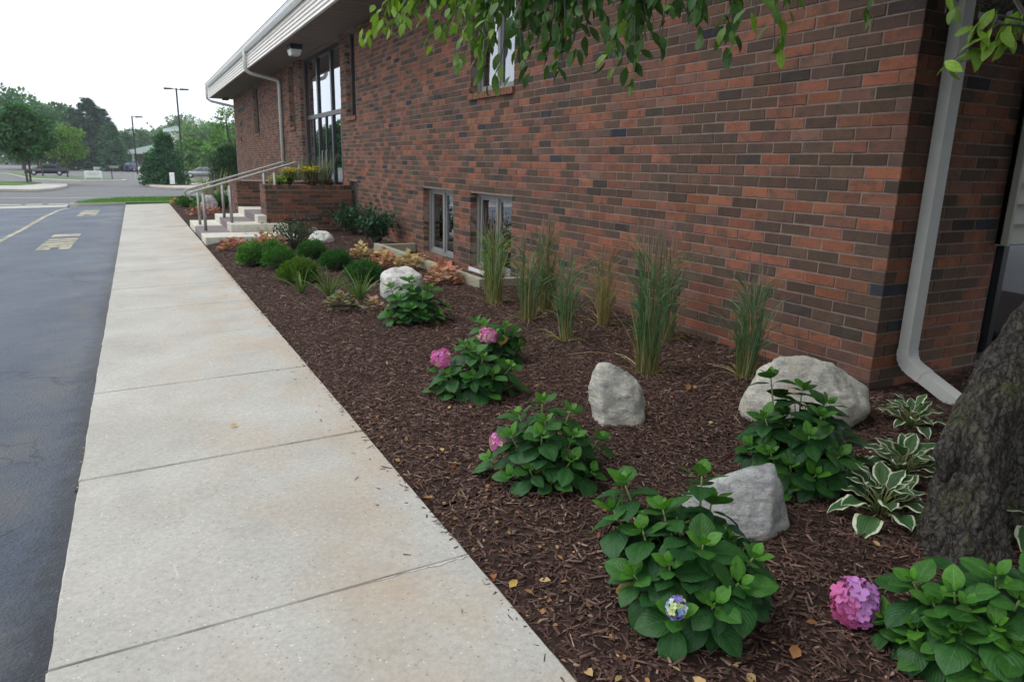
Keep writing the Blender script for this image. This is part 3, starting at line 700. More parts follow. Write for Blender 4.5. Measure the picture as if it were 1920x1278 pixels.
for k in range(3): mb.box((WX+.235, 10.92+.08*k, .10), (WX+.24, 10.96+.08*k, 1.1))
mb.build('blind', M['curtain'], w1)
# entrance glazing
ent = window('y', WX, 16.3, 20.65, .45, 4.12, [17.75, 19.2], 'tall bronze glass entrance with doors', fm='metal_frame', pane='pane_dark', dep=.15, sill=None, rails=(2.63,), fw=.10)
for y in (16.95, 18.45, 19.85):
    MB().box((WX+.155, y-.035, .55), (WX+.21, y+.035, 2.58)).build('door_stile', M['metal_frame'], ent)
for y in (18.25, 18.65): MB().tube([(WX+.13, y, 1.3), (WX+.09, y, 1.32), (WX+.09, y, 1.75), (WX+.13, y, 1.77)], .012).build('door_handle', M['steel'], ent)
# end wall: upper window, siding panel, lower window
w5 = window('x', CY, 4.70, 6.1, 2.44, 4.0, [5.2], 'window of the end wall above the siding', dep=.11)
w6 = window('x', CY, 5.36, 7.0, .13, 1.06, [5.75], 'lower window under the siding panel', fm='metal_frame', dep=.14, sill='white')
sp = MB(); sp.box((5.305, CY-.05, 1.045), (7.2, CY-.012, 2.30)); sdg = bpart(sp, 'siding_panel', M['siding_tan'])
MB().box((5.305, CY-.094, 1.04), (5.337, CY-.011, 2.31)).build('corner_trim', M['siding_tan'], sdg)
for k in range(9):
    z = 1.05+.137*k; MB().add([(5.336, CY-.092, z), (7.2, CY-.092, z), (7.2, CY-.054, z+.137), (5.336, CY-.054, z+.137), (5.336, CY-.052, z), (7.2, CY-.052, z)], [(0, 1, 2, 3), (0, 4, 5, 1)]).build('siding_board', M['siding_tan'], sdg)
# eaves
EX, EY0, EY1 = 3.28, CY-.9, 35.9
sof = MB().box((EX, EY0, ZS+.002), (WX+.3, EY1, ZS+.03)).box((WX+.3, EY0, ZS+.002), (8.1, CY+.3, ZS+.03))
sf = bpart(sof, 'soffit', M['soffit']); yy = EY0+.3
gm = MB()
while yy < EY1: gm.box((EX+.02, yy, ZS-.004), (WX-.005, yy+.012, ZS+.0015)); yy += .3
gm.build('soffit_seam', M['soffit'], sf)
fas = bpart(MB().box((EX-.005, EY0, ZS-.02), (EX+.02, EY1, ZS+.55)).box((EX+.02, EY0-.02, ZS-.02), (8.1, EY0, ZS+.55)).box((EX+.02, EY1, ZS-.02), (8.1, EY1+.02, ZS+.55)), 'fascia', M['siding'])
for k in range(5):
    z = ZS-.015+.083*k
    mb = MB().add([(EX-.034, EY0, z), (EX-.034, EY1, z), (EX-.007, EY1, z+.082), (EX-.007, EY0, z+.082), (EX-.007, EY0, z), (EX-.007, EY1, z)], [(0, 3, 2, 1), (0, 1, 5, 4), (0, 4, 3), (1, 2, 5)])
    mb.build('siding_board', M['siding'], fas)
gut = [(EX-.036, ZS+.42), (EX-.10, ZS+.42), (EX-.135, ZS+.47), (EX-.15, ZS+.55), (EX-.165, ZS+.56), (EX-.16, ZS+.575), (EX-.12, ZS+.57), (EX-.036, ZS+.565)]
gmb = MB().prism([(x, z) for x, z in gut], 1, EY0, EY1+.05); bpart(gmb, 'gutter', M['gutter'])
rf = MB().add([(EX-.05, EY0-.1, ZS+.58), (EX-.05, EY1+.1, ZS+.58), (8.1, EY1+.1, ZS+1.9), (8.1, EY0-.1, ZS+1.9), (EX-.05, EY0-.1, ZS+.555), (EX-.05, EY1+.1, ZS+.555)], [(0, 3, 2, 1), (0, 1, 5, 4)]); bpart(rf, 'roof', M['roof'])
# downspouts
def spout(mb, pts, w_, d_):
    """rectangular ribbed pipe along pts; w along first side axis"""
    pts = [Vector(p) for p in pts]; n = len(pts); prof = [(-1, -1), (-.55, -1), (-.45, -.86), (-.3, -1), (0, -1), (.1, -.86), (.25, -1), (1, -1), (1, 1), (-1, 1)]
    b = len(mb.v)
    for i, p in enumerate(pts):
        t = (pts[min(i+1, n-1)]-pts[max(i-1, 0)]).normalized(); s_ = Vector((1, 0, 0)) if mb.side == 'x' else Vector((0, 1, 0)); u = t.cross(s_).normalized()
        for a, c in prof: mb.v.append(tuple(p+s_*a*w_/2+u*c*d_/2))
    k = len(prof)
    for i in range(n-1):
        for j in range(k): mb.f.append((b+i*k+j, b+i*k+(j+1) % k, b+(i+1)*k+(j+1) % k, b+(i+1)*k+j))
    mb.f.append(tuple(b+j for j in range(k))); mb.f.append(tuple(b+(n-1)*k+j for j in range(k))[::-1])
ds = MB(); ds.side = 'x'; dx = 4.455; yd = CY-.052
arc = [(dx, yd-.105*(1-math.cos(a))-.0, .36-.105*math.sin(a)*1.0) for a in np.linspace(0, 1.12, 7)]
spout(ds, [(dx, yd, ZS-.35), (dx, yd, .36)], .104, .074); dn = bpart(ds, 'downspout', M['spout'])
de = MB(); de.side = 'x'; last = Vector(arc[-1]); d_ = Vector((0, -math.cos(.42), -math.sin(.42)))
spout(de, [(dx, yd, .375)]+arc+[last+d_*.09], .110, .080); de.build('elbow', M['spout'], dn)
dl = MB(); dl.side = 'x'; spout(dl, [last+d_*.07, last+d_*.50], .104, .074); dl.build('extension', M['spout'], dn)
for k in range(4):
    a = .12+.27*k; mb = MB(); mb.side = 'x'; p = Vector((dx, yd-.105*(1-math.cos(a)), .36-.105*math.sin(a))); t = Vector((0, -math.sin(a), -math.cos(a)))
    spout(mb, [p-t*.004, p+t*.004], .115, .085); mb.build('crimp', M['spout'], dn)
MB().box((dx-.09, yd-.06, 2.9), (dx+.09, CY-.002, 2.93)).build('strap', M['spout'], dn)
d2 = MB(); d2.side = 'x'; ya = 23.3
d2.tube([(EX-.10, ya, ZS+.45), (EX-.10, ya, ZS-.03), (EX-.05, ya, ZS-.12), (EX+.05, ya, ZS-.17), (WX-.12, ya, ZS-.30), (WX-.065, ya, ZS-.36), (WX-.06, ya, ZS-.5), (WX-.06, ya, .1)], .055, 8); bpart(d2, 'downspout', M['spout'], smooth=True)
d3 = MB(); d3.tube([(EX-.10, EY1-.1, ZS+.45), (EX-.10, EY1-.1, ZS-.05), (EX+.05, EY1-.12, ZS-.15), (WX-.05, EY1-.7, ZS-.35), (WX+.1, FY+.06, ZS-.42), (WX+.1, FY+.26, ZS-.5)], .055, 8); bpart(d3, 'downspout', M['spout'], smooth=True)
# light under the eaves
lx, ly = 3.62, 18.25
lf = bpart(MB().bbox((lx-.14, ly-.22, ZS-.11), (lx+.14, ly+.22, ZS+.0), .01), 'eave_light', M['blackmetal'])
MB().add([(lx-.13, ly-.21, ZS-.112), (lx+.13, ly-.21, ZS-.112), (lx+.13, ly+.21, ZS-.112), (lx-.13, ly+.21, ZS-.112), (lx-.10, ly-.17, ZS-.23), (lx+.10, ly-.17, ZS-.23), (lx+.10, ly+.17, ZS-.23), (lx-.10, ly+.17, ZS-.23)], [(0, 1, 2, 3), (7, 6, 5, 4), (0, 4, 5, 1), (1, 5, 6, 2), (2, 6, 7, 3), (3, 7, 4, 0)]).build('lamp_lens', M['lens'], lf)
lf2 = bpart(MB().bbox((EX+.5, 35.2, ZS-.1), (EX+.75, 35.6, ZS+.0), .01), 'eave_light', M['blackmetal'])
# dark raised marks of the wall sign, too far off to read
lt = MB()
for zc, ys_ in ((3.52, np.arange(31.6, 33.6, .36)), (2.95, np.arange(32.6, 33.3, .36)), (2.35, np.arange(32.9, 33.2, .36))):
    for y in ys_: lt.box((WX-.03, y, zc-.1), (WX-.004, y+.05, zc+.1)); lt.box((WX-.03, y+.052, zc+.05), (WX-.004, y+.17, zc+.1)); lt.box((WX-.03, y+.172, zc-.1), (WX-.004, y+.21, zc+.04))
bpart(lt, 'wall_lettering', M['blackmetal'])

# ================================================================== STEPS, PLANTERS, RAILS
def zs_(x, y): return zt(x, y)
st = empty('entrance_steps', (1.03, 16.4, zt(1.03, 16.4))); tag(st, 'low concrete entrance steps with brown paver middles', 'steps')
def spart(mb, name, mat):
    o = mb.build(name, mat, st); o.location = -Vector(st.location); return o
zb = -.075
tops = [.075, .225, .375, .50]
fx = [1.06, 1.62, 2.18, 2.74]; nearY = [14.35, 15.3, 15.56, 16.3]
for i in range(4):
    x1 = 2.74 if i < 2 else 4.17
    z0 = -.2 if i == 0 else tops[i-1]-.02; z1 = tops[i]
    y0, y1 = (nearY[i], 18.55) if i < 2 else (16.35, 18.75)
    if i >= 2:
        spart(MB().bbox((fx[i], 15.58 if i == 2 else 16.36, z0), (x1, 18.75 if i == 2 else 20.6, z1), .012), 'step', M['step_cream' if i == 2 else 'step_brown']); 
        if i == 2: spart(MB().bbox((fx[i]-.004, 16.0, z0+.01), (x1, 17.6, z1+.004), .012), 'step_paver', M['step_brown'])
        continue
    ya, yb = (15.25, 16.95) if i == 0 else (16.0, 17.45)
    spart(MB().bbox((fx[i], y0, z0), (x1, ya, z1), .012), 'step', M['step_cream'])
    spart(MB().bbox((fx[i]+.006, ya+.004, z0), (x1, yb-.004, z1-.004), .012), 'step_paver', M['step_brown'])
    spart(MB().bbox((fx[i], yb, z0), (x1, y1, z1), .012), 'step', M['step_cream'])

def planter(x0, x1, y0, y1, z0, z1, lab, seed, indiv=True):
    e = empty('brick_planter', (x0, y0, z0)); tag(e, lab, 'planter', 'brick planters flanking the entrance')
    def pp(mb, name, mat, par=e):
        o = mb.build(name, mat, par); o.location = -Vector((x0, y0, z0)); return o
    pp(MB().box((x0+.007, y0+.007, z0-.3), (x1, y1-.007, z1-.012)), 'mortar_core', M['mortar'])
    fb_ = MB()
    cap = []
    for b in lay(x0, x1, z0-.3, z1-.09, [], 0, seed, (0, .1055)):
        r = random.Random(int(b[0]*991)+int(b[2]*7919)); col = tuple(v*.8 for v in brick_col(r))
        mb = MB().add(brick_verts(*b, r, 'x', y0, 1), BF, col)
        if indiv and b[2] > z0-.05: pp(mb, 'brick', M['brick_a'])
        else: fb_.add(brick_verts(*b, r, 'x', y0, 1), BF, col)
    for b in lay(y0, y1, z0-.3, z1-.09, [], 0, seed+1, (.1055, 0)):
        r = random.Random(int(b[0]*991)+int(b[2]*719)); fb_.add(brick_verts(*b, r, 'y', x0, 1), BF, brick_col(r))
    a = x0-.004
    while a < x1:
        r = random.Random(int(a*997)); fb_.box((a, y0-.004, z1-.086), (min(a+.068, x1), y0+.2, z1), tuple(v*.8 for v in brick_col(r))); a += .078
    a = y0+.21
    while a < y1:
        r = random.Random(int(a*997)); fb_.box((x0-.004, a, z1-.086), (x0+.2, min(a+.068, y1), z1), brick_col(r)); a += .078
    o = pp(fb_, 'brick_field', M['brick_a']); o['kind'] = 'stuff'
    pp(MB().box((x0+.2, y0+.2, z1-.06), (x1, y1-.05, z1-.03)), 'soil', M['soil'])
    return e
planter(2.36, 4.172, 15.555, 16.29, -.02, 1.0, 'waist-high brick planter in front of the near shrubs, flowers on top', 21)
planter(2.18, 4.172, 18.78, 20.5, -.05, .985, 'brick planter beyond the handrails', 33)

def handrail(y, lab):
    e = empty('handrail', (1.19, y, tops[0])); tag(e, lab, 'handrail', 'steel handrails of the entrance steps')
    def hp(mb, name):
        o = mb.build(name, M['steel'], e, True); o.location = -Vector(e.location); return o
    A, B = Vector((.96, y, .83)), Vector((3.07, y, 1.47)); d = (B-A).normalized()
    hp(MB().tube([A+Vector((.05, 0, -.13)), A+Vector((-.01, 0, -.12)), A+Vector((-.03, 0, -.06)), A, A+d*.06, B-d*.06, B, B+Vector((.05, 0, -.04)), B+Vector((.05, 0, -.12)), B+Vector((0, 0, -.15))], .021, 8), 'rail')
    for x, zf in ((1.19, tops[0]), (1.70, tops[1]), (2.6, tops[2])):
        zt_ = A.z+(B.z-A.z)*(x-A.x)/(B.x-A.x)-.02
        hp(MB().box((x-.028, y-.028, zf-.01), (x+.028, y+.028, zt_-.06)), 'post'); hp(MB().tube([(x, y, zt_-.065), (x, y, zt_)], .009, 6), 'bracket')
handrail(15.78, 'steel handrail nearer the camera, rising up the steps'); handrail(17.2, 'steel handrail on the far side of the steps')

# timber edging of the window well
tb = empty('timber_edging', (3.52, 9.6, .05)); tag(tb, 'weathered landscape timbers edging the basement window well', 'timber edging')
def tpart(a, b, w_=.09, h_=.14, zt0=.05):
    a = Vector(a); b = Vector(b); d = b-a; L = d.length; ang = math.atan2(d.y, d.x); m = Matrix.Translation(a)@Matrix.Rotation(ang, 4, 'Z')
    o = MB().bbox((0, -w_/2, 0), (L, w_/2, h_), .008, m).build('timber', M['timber'], tb); o.location = -Vector(tb.location)
tpart((3.55, 7.52, .05), (3.50, 11.62, .03)); tpart((3.60, 11.58, .03), (4.17, 11.58, .03)); tpart((3.60, 7.53, .06), (4.17, 7.50, .06), h_=.13)

# ================================================================== ROCKS
def rock(pts, loc, mat, lab, seed, rough=.012, rz=0.0, sub=5, smooth_it=2, cuts=9):
    """hand-placed corner points -> hull -> rounded, weathered surface"""
    hb = bmesh.new()
    for p in pts: hb.verts.new(p)
    bmesh.ops.convex_hull(hb, input=hb.verts[:]); bmesh.ops.delete(hb, geom=[v for v in hb.verts if not v.link_faces], context='VERTS')
    cen = sum((v.co for v in hb.verts), Vector())/len(hb.verts); tree = BVHTree.FromBMesh(hb)
    bm = bmesh.new(); bmesh.ops.create_icosphere(bm, subdivisions=sub, radius=1)
    for v in bm.verts:
        d = v.co.normalized(); h = tree.ray_cast(cen, d)
        v.co = h[0] if h[0] else cen+d*.05
    for _ in range(smooth_it): bmesh.ops.smooth_vert(bm, verts=bm.verts, factor=.5, use_axis_x=True, use_axis_y=True, use_axis_z=True)
    rr_ = random.Random(seed)
    for k in range(cuts):      # split faces
        nrm = Vector((rr_.gauss(0, .8), rr_.gauss(-.9, .7), rr_.gauss(.1, .3))).normalized(); mx_ = max((v.co-cen).dot(nrm) for v in bm.verts); lim_ = mx_*rr_.uniform(.74, .92)
        for v in bm.verts:
            q_ = (v.co-cen).dot(nrm)
            if q_ > lim_: v.co -= nrm*(q_-lim_)*.9
    bm.normal_update(); S = Vector((seed*3.7, seed*1.3, 0))
    for v in bm.verts:
        q = v.co; n1 = noise.noise(q*6+S)*1.8+noise.noise(q*14+S)*1.1+noise.noise(q*34+S)*.5+noise.noise(q*80+S)*.25-abs(noise.noise(q*9+S*2))*1.5
        v.co = q+v.normal*n1*rough
    me = bpy.data.meshes.new('boulder'); bm.to_mesh(me); bm.free(); hb.free(); me.materials.append(M[mat])
    me.polygons.foreach_set('use_smooth', [True]*len(me.polygons))
    o = link(bpy.data.objects.new('boulder', me)); o.location = loc; o.rotation_euler = (0, 0, rz)
    tag(o, lab, 'boulder', 'landscape boulders in the bed'); return o
FACE = math.atan2(CF.y, CF.x)-math.pi/2       # turn so local x runs across the picture
# helper: local (across, depth, up)
def pk(px, z=0): p = on_ground(px); return Vector((p.x, p.y, bed(p.x, p.y)+z))
def prof_rock(px, outline, front, back, off, *a, **k):
    rock([(x, .07, z) for x, z in outline]+front+back, pk(px)+Vector(off), *a, **k)
prof_rock((1158, 800), [(-.13, .335), (-.09, .34), (-.02, .325), (.055, .293), (.106, .246), (.149, .17), (.17, .106), (.18, .0), (.16, -.06), (-.15, -.06), (-.172, .05), (-.178, .18), (-.155, .25)], [(-.135, .05, .345), (-.12, -.04, .20), (-.10, -.085, -.06), (.06, -.04, .17), (.12, -.06, -.05), (.14, .0, .1)], [(-.08, .26, .2), (.0, .3, -.05), (.1, .24, .1), (-.12, .24, -.05)], (.03, .03, 0), 'rock_pale', 'peaked pale grey boulder standing alone in the mulch', 3, .0085, FACE, smooth_it=0, cuts=0)
prof_rock((1415, 1000), [(-.27, -.05), (-.26, .17), (-.18, .22), (-.04, .27), (.086, .315), (.115, .30), (.19, .21), (.235, .115), (.235, .05), (.20, -.05)], [(-.06, .0, .22), (.09, .0, .24), (.17, .01, .06), (-.1, -.05, -.05), (.12, -.06, -.05), (.02, -.05, .06), (-.22, .0, .1)], [(-.1, .28, .12), (.1, .3, .1), (0, .34, -.05), (.2, .22, -.05), (-.24, .2, -.05)], (-.05, -.01, -.02), 'rock_grey', 'angular grey granite boulder behind the nearest hydrangea', 5, .007, FACE, smooth_it=0, cuts=6)
prof_rock((1520, 800), [(-.39, -.05), (-.40, .14), (-.34, .27), (-.22, .387), (-.04, .40), (.13, .36), (.27, .285), (.375, .22), (.375, .14), (.30, -.05)], [(.30, -.08, .16), (.20, -.16, -.05), (.10, -.10, .22), (-.1, -.12, .10), (-.25, -.08, .1), (-.1, -.16, -.05), (-.3, -.05, -.05), (.15, -.14, .08)], [(0, .5, -.05), (-.2, .42, .22), (.25, .36, .12), (-.35, .3, -.05)], (.05, .02, -.01), 'rock_pale', 'largest pale boulder beside the building corner', 8, .008, FACE, smooth_it=0, cuts=6)
p = pk((755, 575))
rock([(-.30, 0, -.05), (-.31, .05, .10), (-.25, .1, .26), (-.12, .15, .35), (.1, .15, .345), (.22, .12, .28), (.31, .05, .12), (.3, 0, -.05), (0, -.08, -.05), (-.1, -.05, .15), (.12, -.04, .15), (0, .45, -.05), (-.1, .4, .2), (.2, .4, .2)], p+Vector((.08, .35, 0)), 'rock_white', 'broad whitish boulder behind a flowerless hydrangea', 13, .010, FACE, 4)
p = pk((597, 456))
rock([(-.32, 0, -.05), (-.30, .05, .08), (-.1, .1, .20), (.12, .1, .23), (.26, .05, .17), (.33, 0, .06), (.3, 0, -.05), (.1, -.08, .05), (-.1, -.08, -.05), (0, .4, -.05), (.1, .35, .12)], p, 'rock_white', 'low white boulder just behind the globe shrubs', 17, .012, FACE, 4)
p = pk((472, 452))
rock([(-.38, 0, -.05), (-.36, .05, .05), (-.15, .1, .12), (.2, .1, .09), (.4, .05, .03), (.38, 0, -.05), (0, -.1, -.05), (0, -.06, .06), (0, .35, -.05), (.1, .3, .06)], p+Vector((0, .3, 0)), 'rock_grey', 'flat grey stone lying beside the lowest step', 19, .010, FACE, 4)
p = pk((580, 436))
rock([(-.25, 0, -.05), (-.22, .05, .14), (0, .1, .26), (.2, .05, .16), (.28, 0, .0), (0, -.08, -.05), (0, .35, -.05), (.1, .3, .12)], p, 'rock_pink', 'small mauve-grey stone half hidden by the rose bush', 23, .012, FACE, 4)
p = pk((391, 396))
rock([(-.32, 0, -.05), (-.3, .05, .25), (-.12, .1, .52), (.1, .1, .50), (.3, .05, .25), (.33, 0, -.05), (0, -.1, -.05), (0, -.08, .3), (0, .45, -.05), (.1, .4, .3)], p, 'rock_pink', 'upright mauve boulder in the bed beyond the steps', 29, .016, FACE, 4)

# ================================================================== BROAD-LEAVED PLANTS
def leaf_mesh(name, mat, shape, nx=4, ny=8, fold=.18, droop=.35, wave=.03, seed=1, serr=0.0):
    V = []; F = []; UV = []; r = random.Random(seed)
    for j in range(ny+1):
        t = j/ny; hw = shape(t); a = droop*t*t
        yy = t*(1-.18*droop*t); zz = -droop*.45*t*t+.10*t
        for i in range(nx*2+1):
            u = (i-nx)/nx; e = (1+serr*((j+i) % 2)) if abs(u) == 1 else 1
            V.append((u*hw*e, yy+abs(u)*hw*.15, zz+abs(u)*hw*fold*1.2-abs(u)**3*hw*fold*.9+wave*hw*math.sin(t*13+seed)*abs(u))); UV.append((.5+u*.5, t))
    k = nx*2+1
    for j in range(ny):
        for i in range(nx*2): F.append((j*k+i, j*k+i+1, (j+1)*k+i+1, (j+1)*k+i))
    me = bpy.data.meshes.new(name); me.from_pydata(V, [], F); me.materials.append(M[mat])
    ul = me.uv_layers.new(name='UVMap'); li = np.zeros(len(me.loops), 'i'); me.loops.foreach_get('vertex_index', li)
    ul.data.foreach_set('uv', np.array(UV, 'f')[li].ravel()); me.polygons.foreach_set('use_smooth', [True]*len(me.polygons)); me.update(); return me
ovate = lambda t: .345*(max(0, math.sin(math.pi*t**.82))**.72)*(1-.25*t)+.002
HL = [leaf_mesh('leaf', 'bigleaf', ovate, 3, 7, .22, d, .05, s, .05) for s, d in ((1, .25), (2, .5), (3, .8))]
hostash = lambda t: .25*(max(0, math.sin(math.pi*min(1, t*1.02)**.9))**.8)*(1-.1*t)+.012*(1-t)
HO = [leaf_mesh('leaf', 'hosta', hostash, 4, 10, .35, d, .22, s) for s, d in ((1, .55), (2, .85), (3, 1.15))]
def place_leaf(me, base, d, up, L, col, parent, ploc, W=1.0):
    d = d.normalized(); x = d.cross(up)
    if x.length < 1e-3: x = d.cross(Vector((1, 0, 0)))
    x.normalize(); z = x.cross(d); b = Vector(base)-ploc
    o = bpy.data.objects.new('leaf', me)
    o.matrix_local = Matrix(((x.x*L*W, d.x*L, z.x*L, b.x), (x.y*L*W, d.y*L, z.y*L, b.y), (x.z*L*W, d.z*L, z.z*L, b.z), (0, 0, 0, 1)))
    o.color = tuple(col)+(1,); link(o, parent); return o
def flower_head(c, rad, cols, parent, ploc, seed, n=70, axis=Vector((0, 0, 1)), flat=.85):
    r = random.Random(seed); V = []; F = []; CC = []; gold = math.pi*(3-5**.5)
    ax = axis.normalized(); q = Vector((0, 0, 1)).rotation_difference(ax)
    for i in range(n):
        zc = 1-1.55*(i+.5)/n; rr = math.sqrt(max(0, 1-zc*zc)); th = i*gold
        nrm = Vector((rr*math.cos(th), rr*math.sin(th), zc)); pos = Vector((nrm.x, nrm.y, nrm.z*flat))*rad*r.uniform(.78, 1.06)
        col = cols(nrm, r); a0 = r.uniform(0, 6.3); s = rad*r.uniform(.29, .42); t1 = nrm.orthogonal().normalized(); t2 = nrm.cross(t1); tl = Vector((r.uniform(-.3, .3), r.uniform(-.3, .3), r.uniform(-.3, .3)))
        nn = (nrm+tl).normalized(); t1 = nn.orthogonal().normalized(); t2 = nn.cross(t1)
        for k in range(4):
            a = a0+k*math.pi/2; d = t1*math.cos(a)+t2*math.sin(a); e = nn.cross(d); b = len(V)
            up_ = nn*s*.18
            pts = [pos+d*s*.05, pos+d*s*.42+e*s*.46+up_*.6, pos+d*s*.92+e*s*.38+up_*1.3, pos+d*s*1.04+up_*.9, pos+d*s*.92-e*s*.38+up_*1.3, pos+d*s*.42-e*s*.46+up_*.6]
            V += [tuple(c+q@p_-ploc) for p_ in pts]; F.append((b, b+1, b+2, b+3)); F.append((b, b+3, b+4, b+5))
            k2 = r.uniform(.88, 1.12); CC += [tuple(min(1, v*k2) for v in col)]*6
    return np_obj('flower_head', V, F, M['petal'], parent, np.array(CC), True)
def pinkc(n, r):
    t = sstep(.5+.5*n.x+.25*n.z+r.uniform(-.25, .25)); a = Vector((.64, .13, .33)); b = Vector((.46, .22, .52)); return tuple(a*(1-t)+b*t)
def pinkc2(n, r):
    t = r.random(); a = Vector((.66, .13, .42)); b = Vector((.60, .22, .50)); cst = Vector((.62, .40, .38)); return tuple(a*(1-t)+b*t) if r.random() > .18*(1+n.z) else tuple(cst)
def bluec(n, r):
    if abs(n.z) < .35 or r.random() < .2: return (.26, .18, .62) if r.random() < .6 else (.22, .34, .66)
    return (.52, .60, .28) if r.random() < .7 else (.50, .58, .62)
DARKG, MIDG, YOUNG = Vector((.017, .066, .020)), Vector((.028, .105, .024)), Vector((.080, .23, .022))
def hydrangea(base_px, tips, R, lab, seed, L0=.12, flowers=(), dbias=0.0, base=None, extra=5, bright=1.0):
    r = random.Random(seed); p0 = base or pk(base_px); e = empty('hydrangea', p0); tag(e, lab, 'hydrangea', 'hydrangeas along the bed')
    ploc = Vector(p0); stems = MB(); cen = p0+Vector((0, 0, .12)); tp = []
    for t in tips:
        d = ray(t).normalized(); oc = C0-cen; b = oc.dot(d); c = oc.dot(oc)-R*R; disc = b*b-c
        s = -b-(math.sqrt(disc)*.85 if disc > 0 else 0); q = C0+d*s
        if q.z < p0.z+.06: q.z = p0.z+.06
        tp.append(q)
    zmax = max(q.z for q in tp)-p0.z
    for k in range(extra):
        a = r.uniform(0, 6.28); rr = R*r.uniform(.25, .8); q = p0+Vector((math.cos(a)*rr, math.sin(a)*rr, zmax*(r.uniform(.6, .85)-.35*rr/R)))
        if (q-p0).dot(Vector((CF.x, CF.y, 0))) > -.02: tp.append(q)
    for q in tp:
        foot = p0+Vector((r.uniform(-.04, .04), r.uniform(-.04, .04), -.02)); out = Vector((q.x-p0.x, q.y-p0.y, 0)); hgt = max(.05, q.z-p0.z)
        mid = foot.lerp(q, .5)+Vector((0, 0, -.02))+out*.12; ax = (q-mid).normalized()*.5+Vector((0, 0, .75))+out.normalized()*.25 if out.length > .01 else Vector((0, 0, 1))
        ax = ax.normalized(); stems.tube([foot, foot.lerp(mid, .6), mid, mid.lerp(q, .6), q], [.006, .0055, .005, .0045, .003], 5)
        a0 = r.uniform(0, 3.14); t1 = ax.orthogonal().normalized(); t2 = ax.cross(t1)
        #     back along axis, leaf length, elevation, colour mix
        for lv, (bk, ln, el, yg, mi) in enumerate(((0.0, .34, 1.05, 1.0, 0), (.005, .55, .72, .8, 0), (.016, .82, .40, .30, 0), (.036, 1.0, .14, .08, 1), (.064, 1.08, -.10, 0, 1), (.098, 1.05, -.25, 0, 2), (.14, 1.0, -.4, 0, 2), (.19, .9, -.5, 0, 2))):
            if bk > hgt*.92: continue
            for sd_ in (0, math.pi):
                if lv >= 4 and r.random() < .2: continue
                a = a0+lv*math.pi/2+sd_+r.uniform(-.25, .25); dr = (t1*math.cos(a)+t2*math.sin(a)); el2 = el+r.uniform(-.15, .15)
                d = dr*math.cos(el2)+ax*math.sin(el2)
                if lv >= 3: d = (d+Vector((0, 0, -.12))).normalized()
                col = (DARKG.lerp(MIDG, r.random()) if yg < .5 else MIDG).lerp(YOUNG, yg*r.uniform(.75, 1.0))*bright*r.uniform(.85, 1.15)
                col = Vector((.26, .22, .05)) if lv > 3 and r.random() < .05 else col
                bs = q-ax*bk if bk < .07 else mid.lerp(q, max(0, 1-bk/max(.05, (q-mid).length)))
                if bs.z < p0.z+.03: continue
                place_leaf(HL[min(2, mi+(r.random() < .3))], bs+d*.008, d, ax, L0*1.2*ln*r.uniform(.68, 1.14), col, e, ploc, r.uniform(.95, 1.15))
    # older leaves filling the mound
    for k in range(46):
        a = k*2.4+r.uniform(-.3, .3); f = math.sqrt((k+.5)/46); hz = zmax*(.78*math.sqrt(max(0, 1-f*f*.85))+.05)*r.uniform(.55, 1); dr = Vector((math.cos(a), math.sin(a), 0))
        bs = p0+dr*R*.72*f+Vector((0, 0, max(.05, hz))); d = dr+Vector((0, 0, r.uniform(-.45, .35)))
        if (bs-p0).dot(Vector((CF.x, CF.y, 0))) > R*.5: continue
        stems.tube([p0+dr*.02, p0.lerp(bs, .5)+Vector((0, 0, .03)), bs], .003, 4)
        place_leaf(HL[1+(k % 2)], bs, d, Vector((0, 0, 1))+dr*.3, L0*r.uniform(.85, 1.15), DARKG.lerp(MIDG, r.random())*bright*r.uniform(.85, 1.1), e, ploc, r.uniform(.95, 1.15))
    so_ = stems.build('stems', M['stem'], e, True); so_.location = -ploc
    for (fp, rad, fn, ax_, n_) in flowers:
        d = ray(fp).normalized(); oc = C0-cen; b = oc.dot(d); c = oc.dot(oc)-(R*1.05)**2; disc = b*b-c; q = C0+d*(-b-(math.sqrt(disc) if disc > 0 else 0))
        q.z = max(q.z, p0.z+rad*.8); flower_head(q, rad, fn, e, ploc, seed+len(fp), n_, ax_, .66 if fn is pinkc2 else .88)
        pe = MB().tube([p0+Vector((0, 0, .03)), p0.lerp(q, .6)+Vector((0, 0, .03)), q], .004, 5).build('flower_stalk', M['stem'], e); pe.location = -ploc
    return e
tocam = Vector((-CF.x, -CF.y, .7))
hydrangea((1290, 1150), [(1170, 903), (1150, 955), (1205, 993), (1243, 955), (1316, 892), (1335, 938), (1318, 1021), (1385, 1093), (1412, 1045), (1189, 1078), (1268, 1150), (1255, 1060), (1340, 1130)], .26, 'nearest hydrangea, with one small blue-green flower head', 1, .115, [((1267, 1138), .032, bluec, tocam, 26)])
hydrangea((1860, 1245), [(1712, 1090), (1819, 1140), (1736, 1235), (1719, 1180), (1789, 1110), (1867, 1078), (1902, 1215), (1867, 1172), (1911, 1125), (1840, 1255), (1690, 1266), (1770, 1200), (1655, 1190), (1940, 1080), (1960, 1190), (1800, 1180), (1750, 1130)], .28, 'hydrangea in the bottom right corner with a large pink flower head', 2, .112, [((1604, 1128), .070, pinkc, tocam+Vector((-.3, 0, 0)), 72)], extra=1)
hydrangea((1030, 893), [(1017, 752), (972, 776), (1069, 770), (958, 817), (1016, 817), (1075, 817), (919, 860), (993, 880), (1071, 863), (1124, 820), (1110, 883), (1022, 790), (1040, 900), (960, 890)], .25, 'hydrangea left of the peaked boulder, one half hidden pink flower', 3, .105, [((935, 828), .045, pinkc2, tocam, 42)])
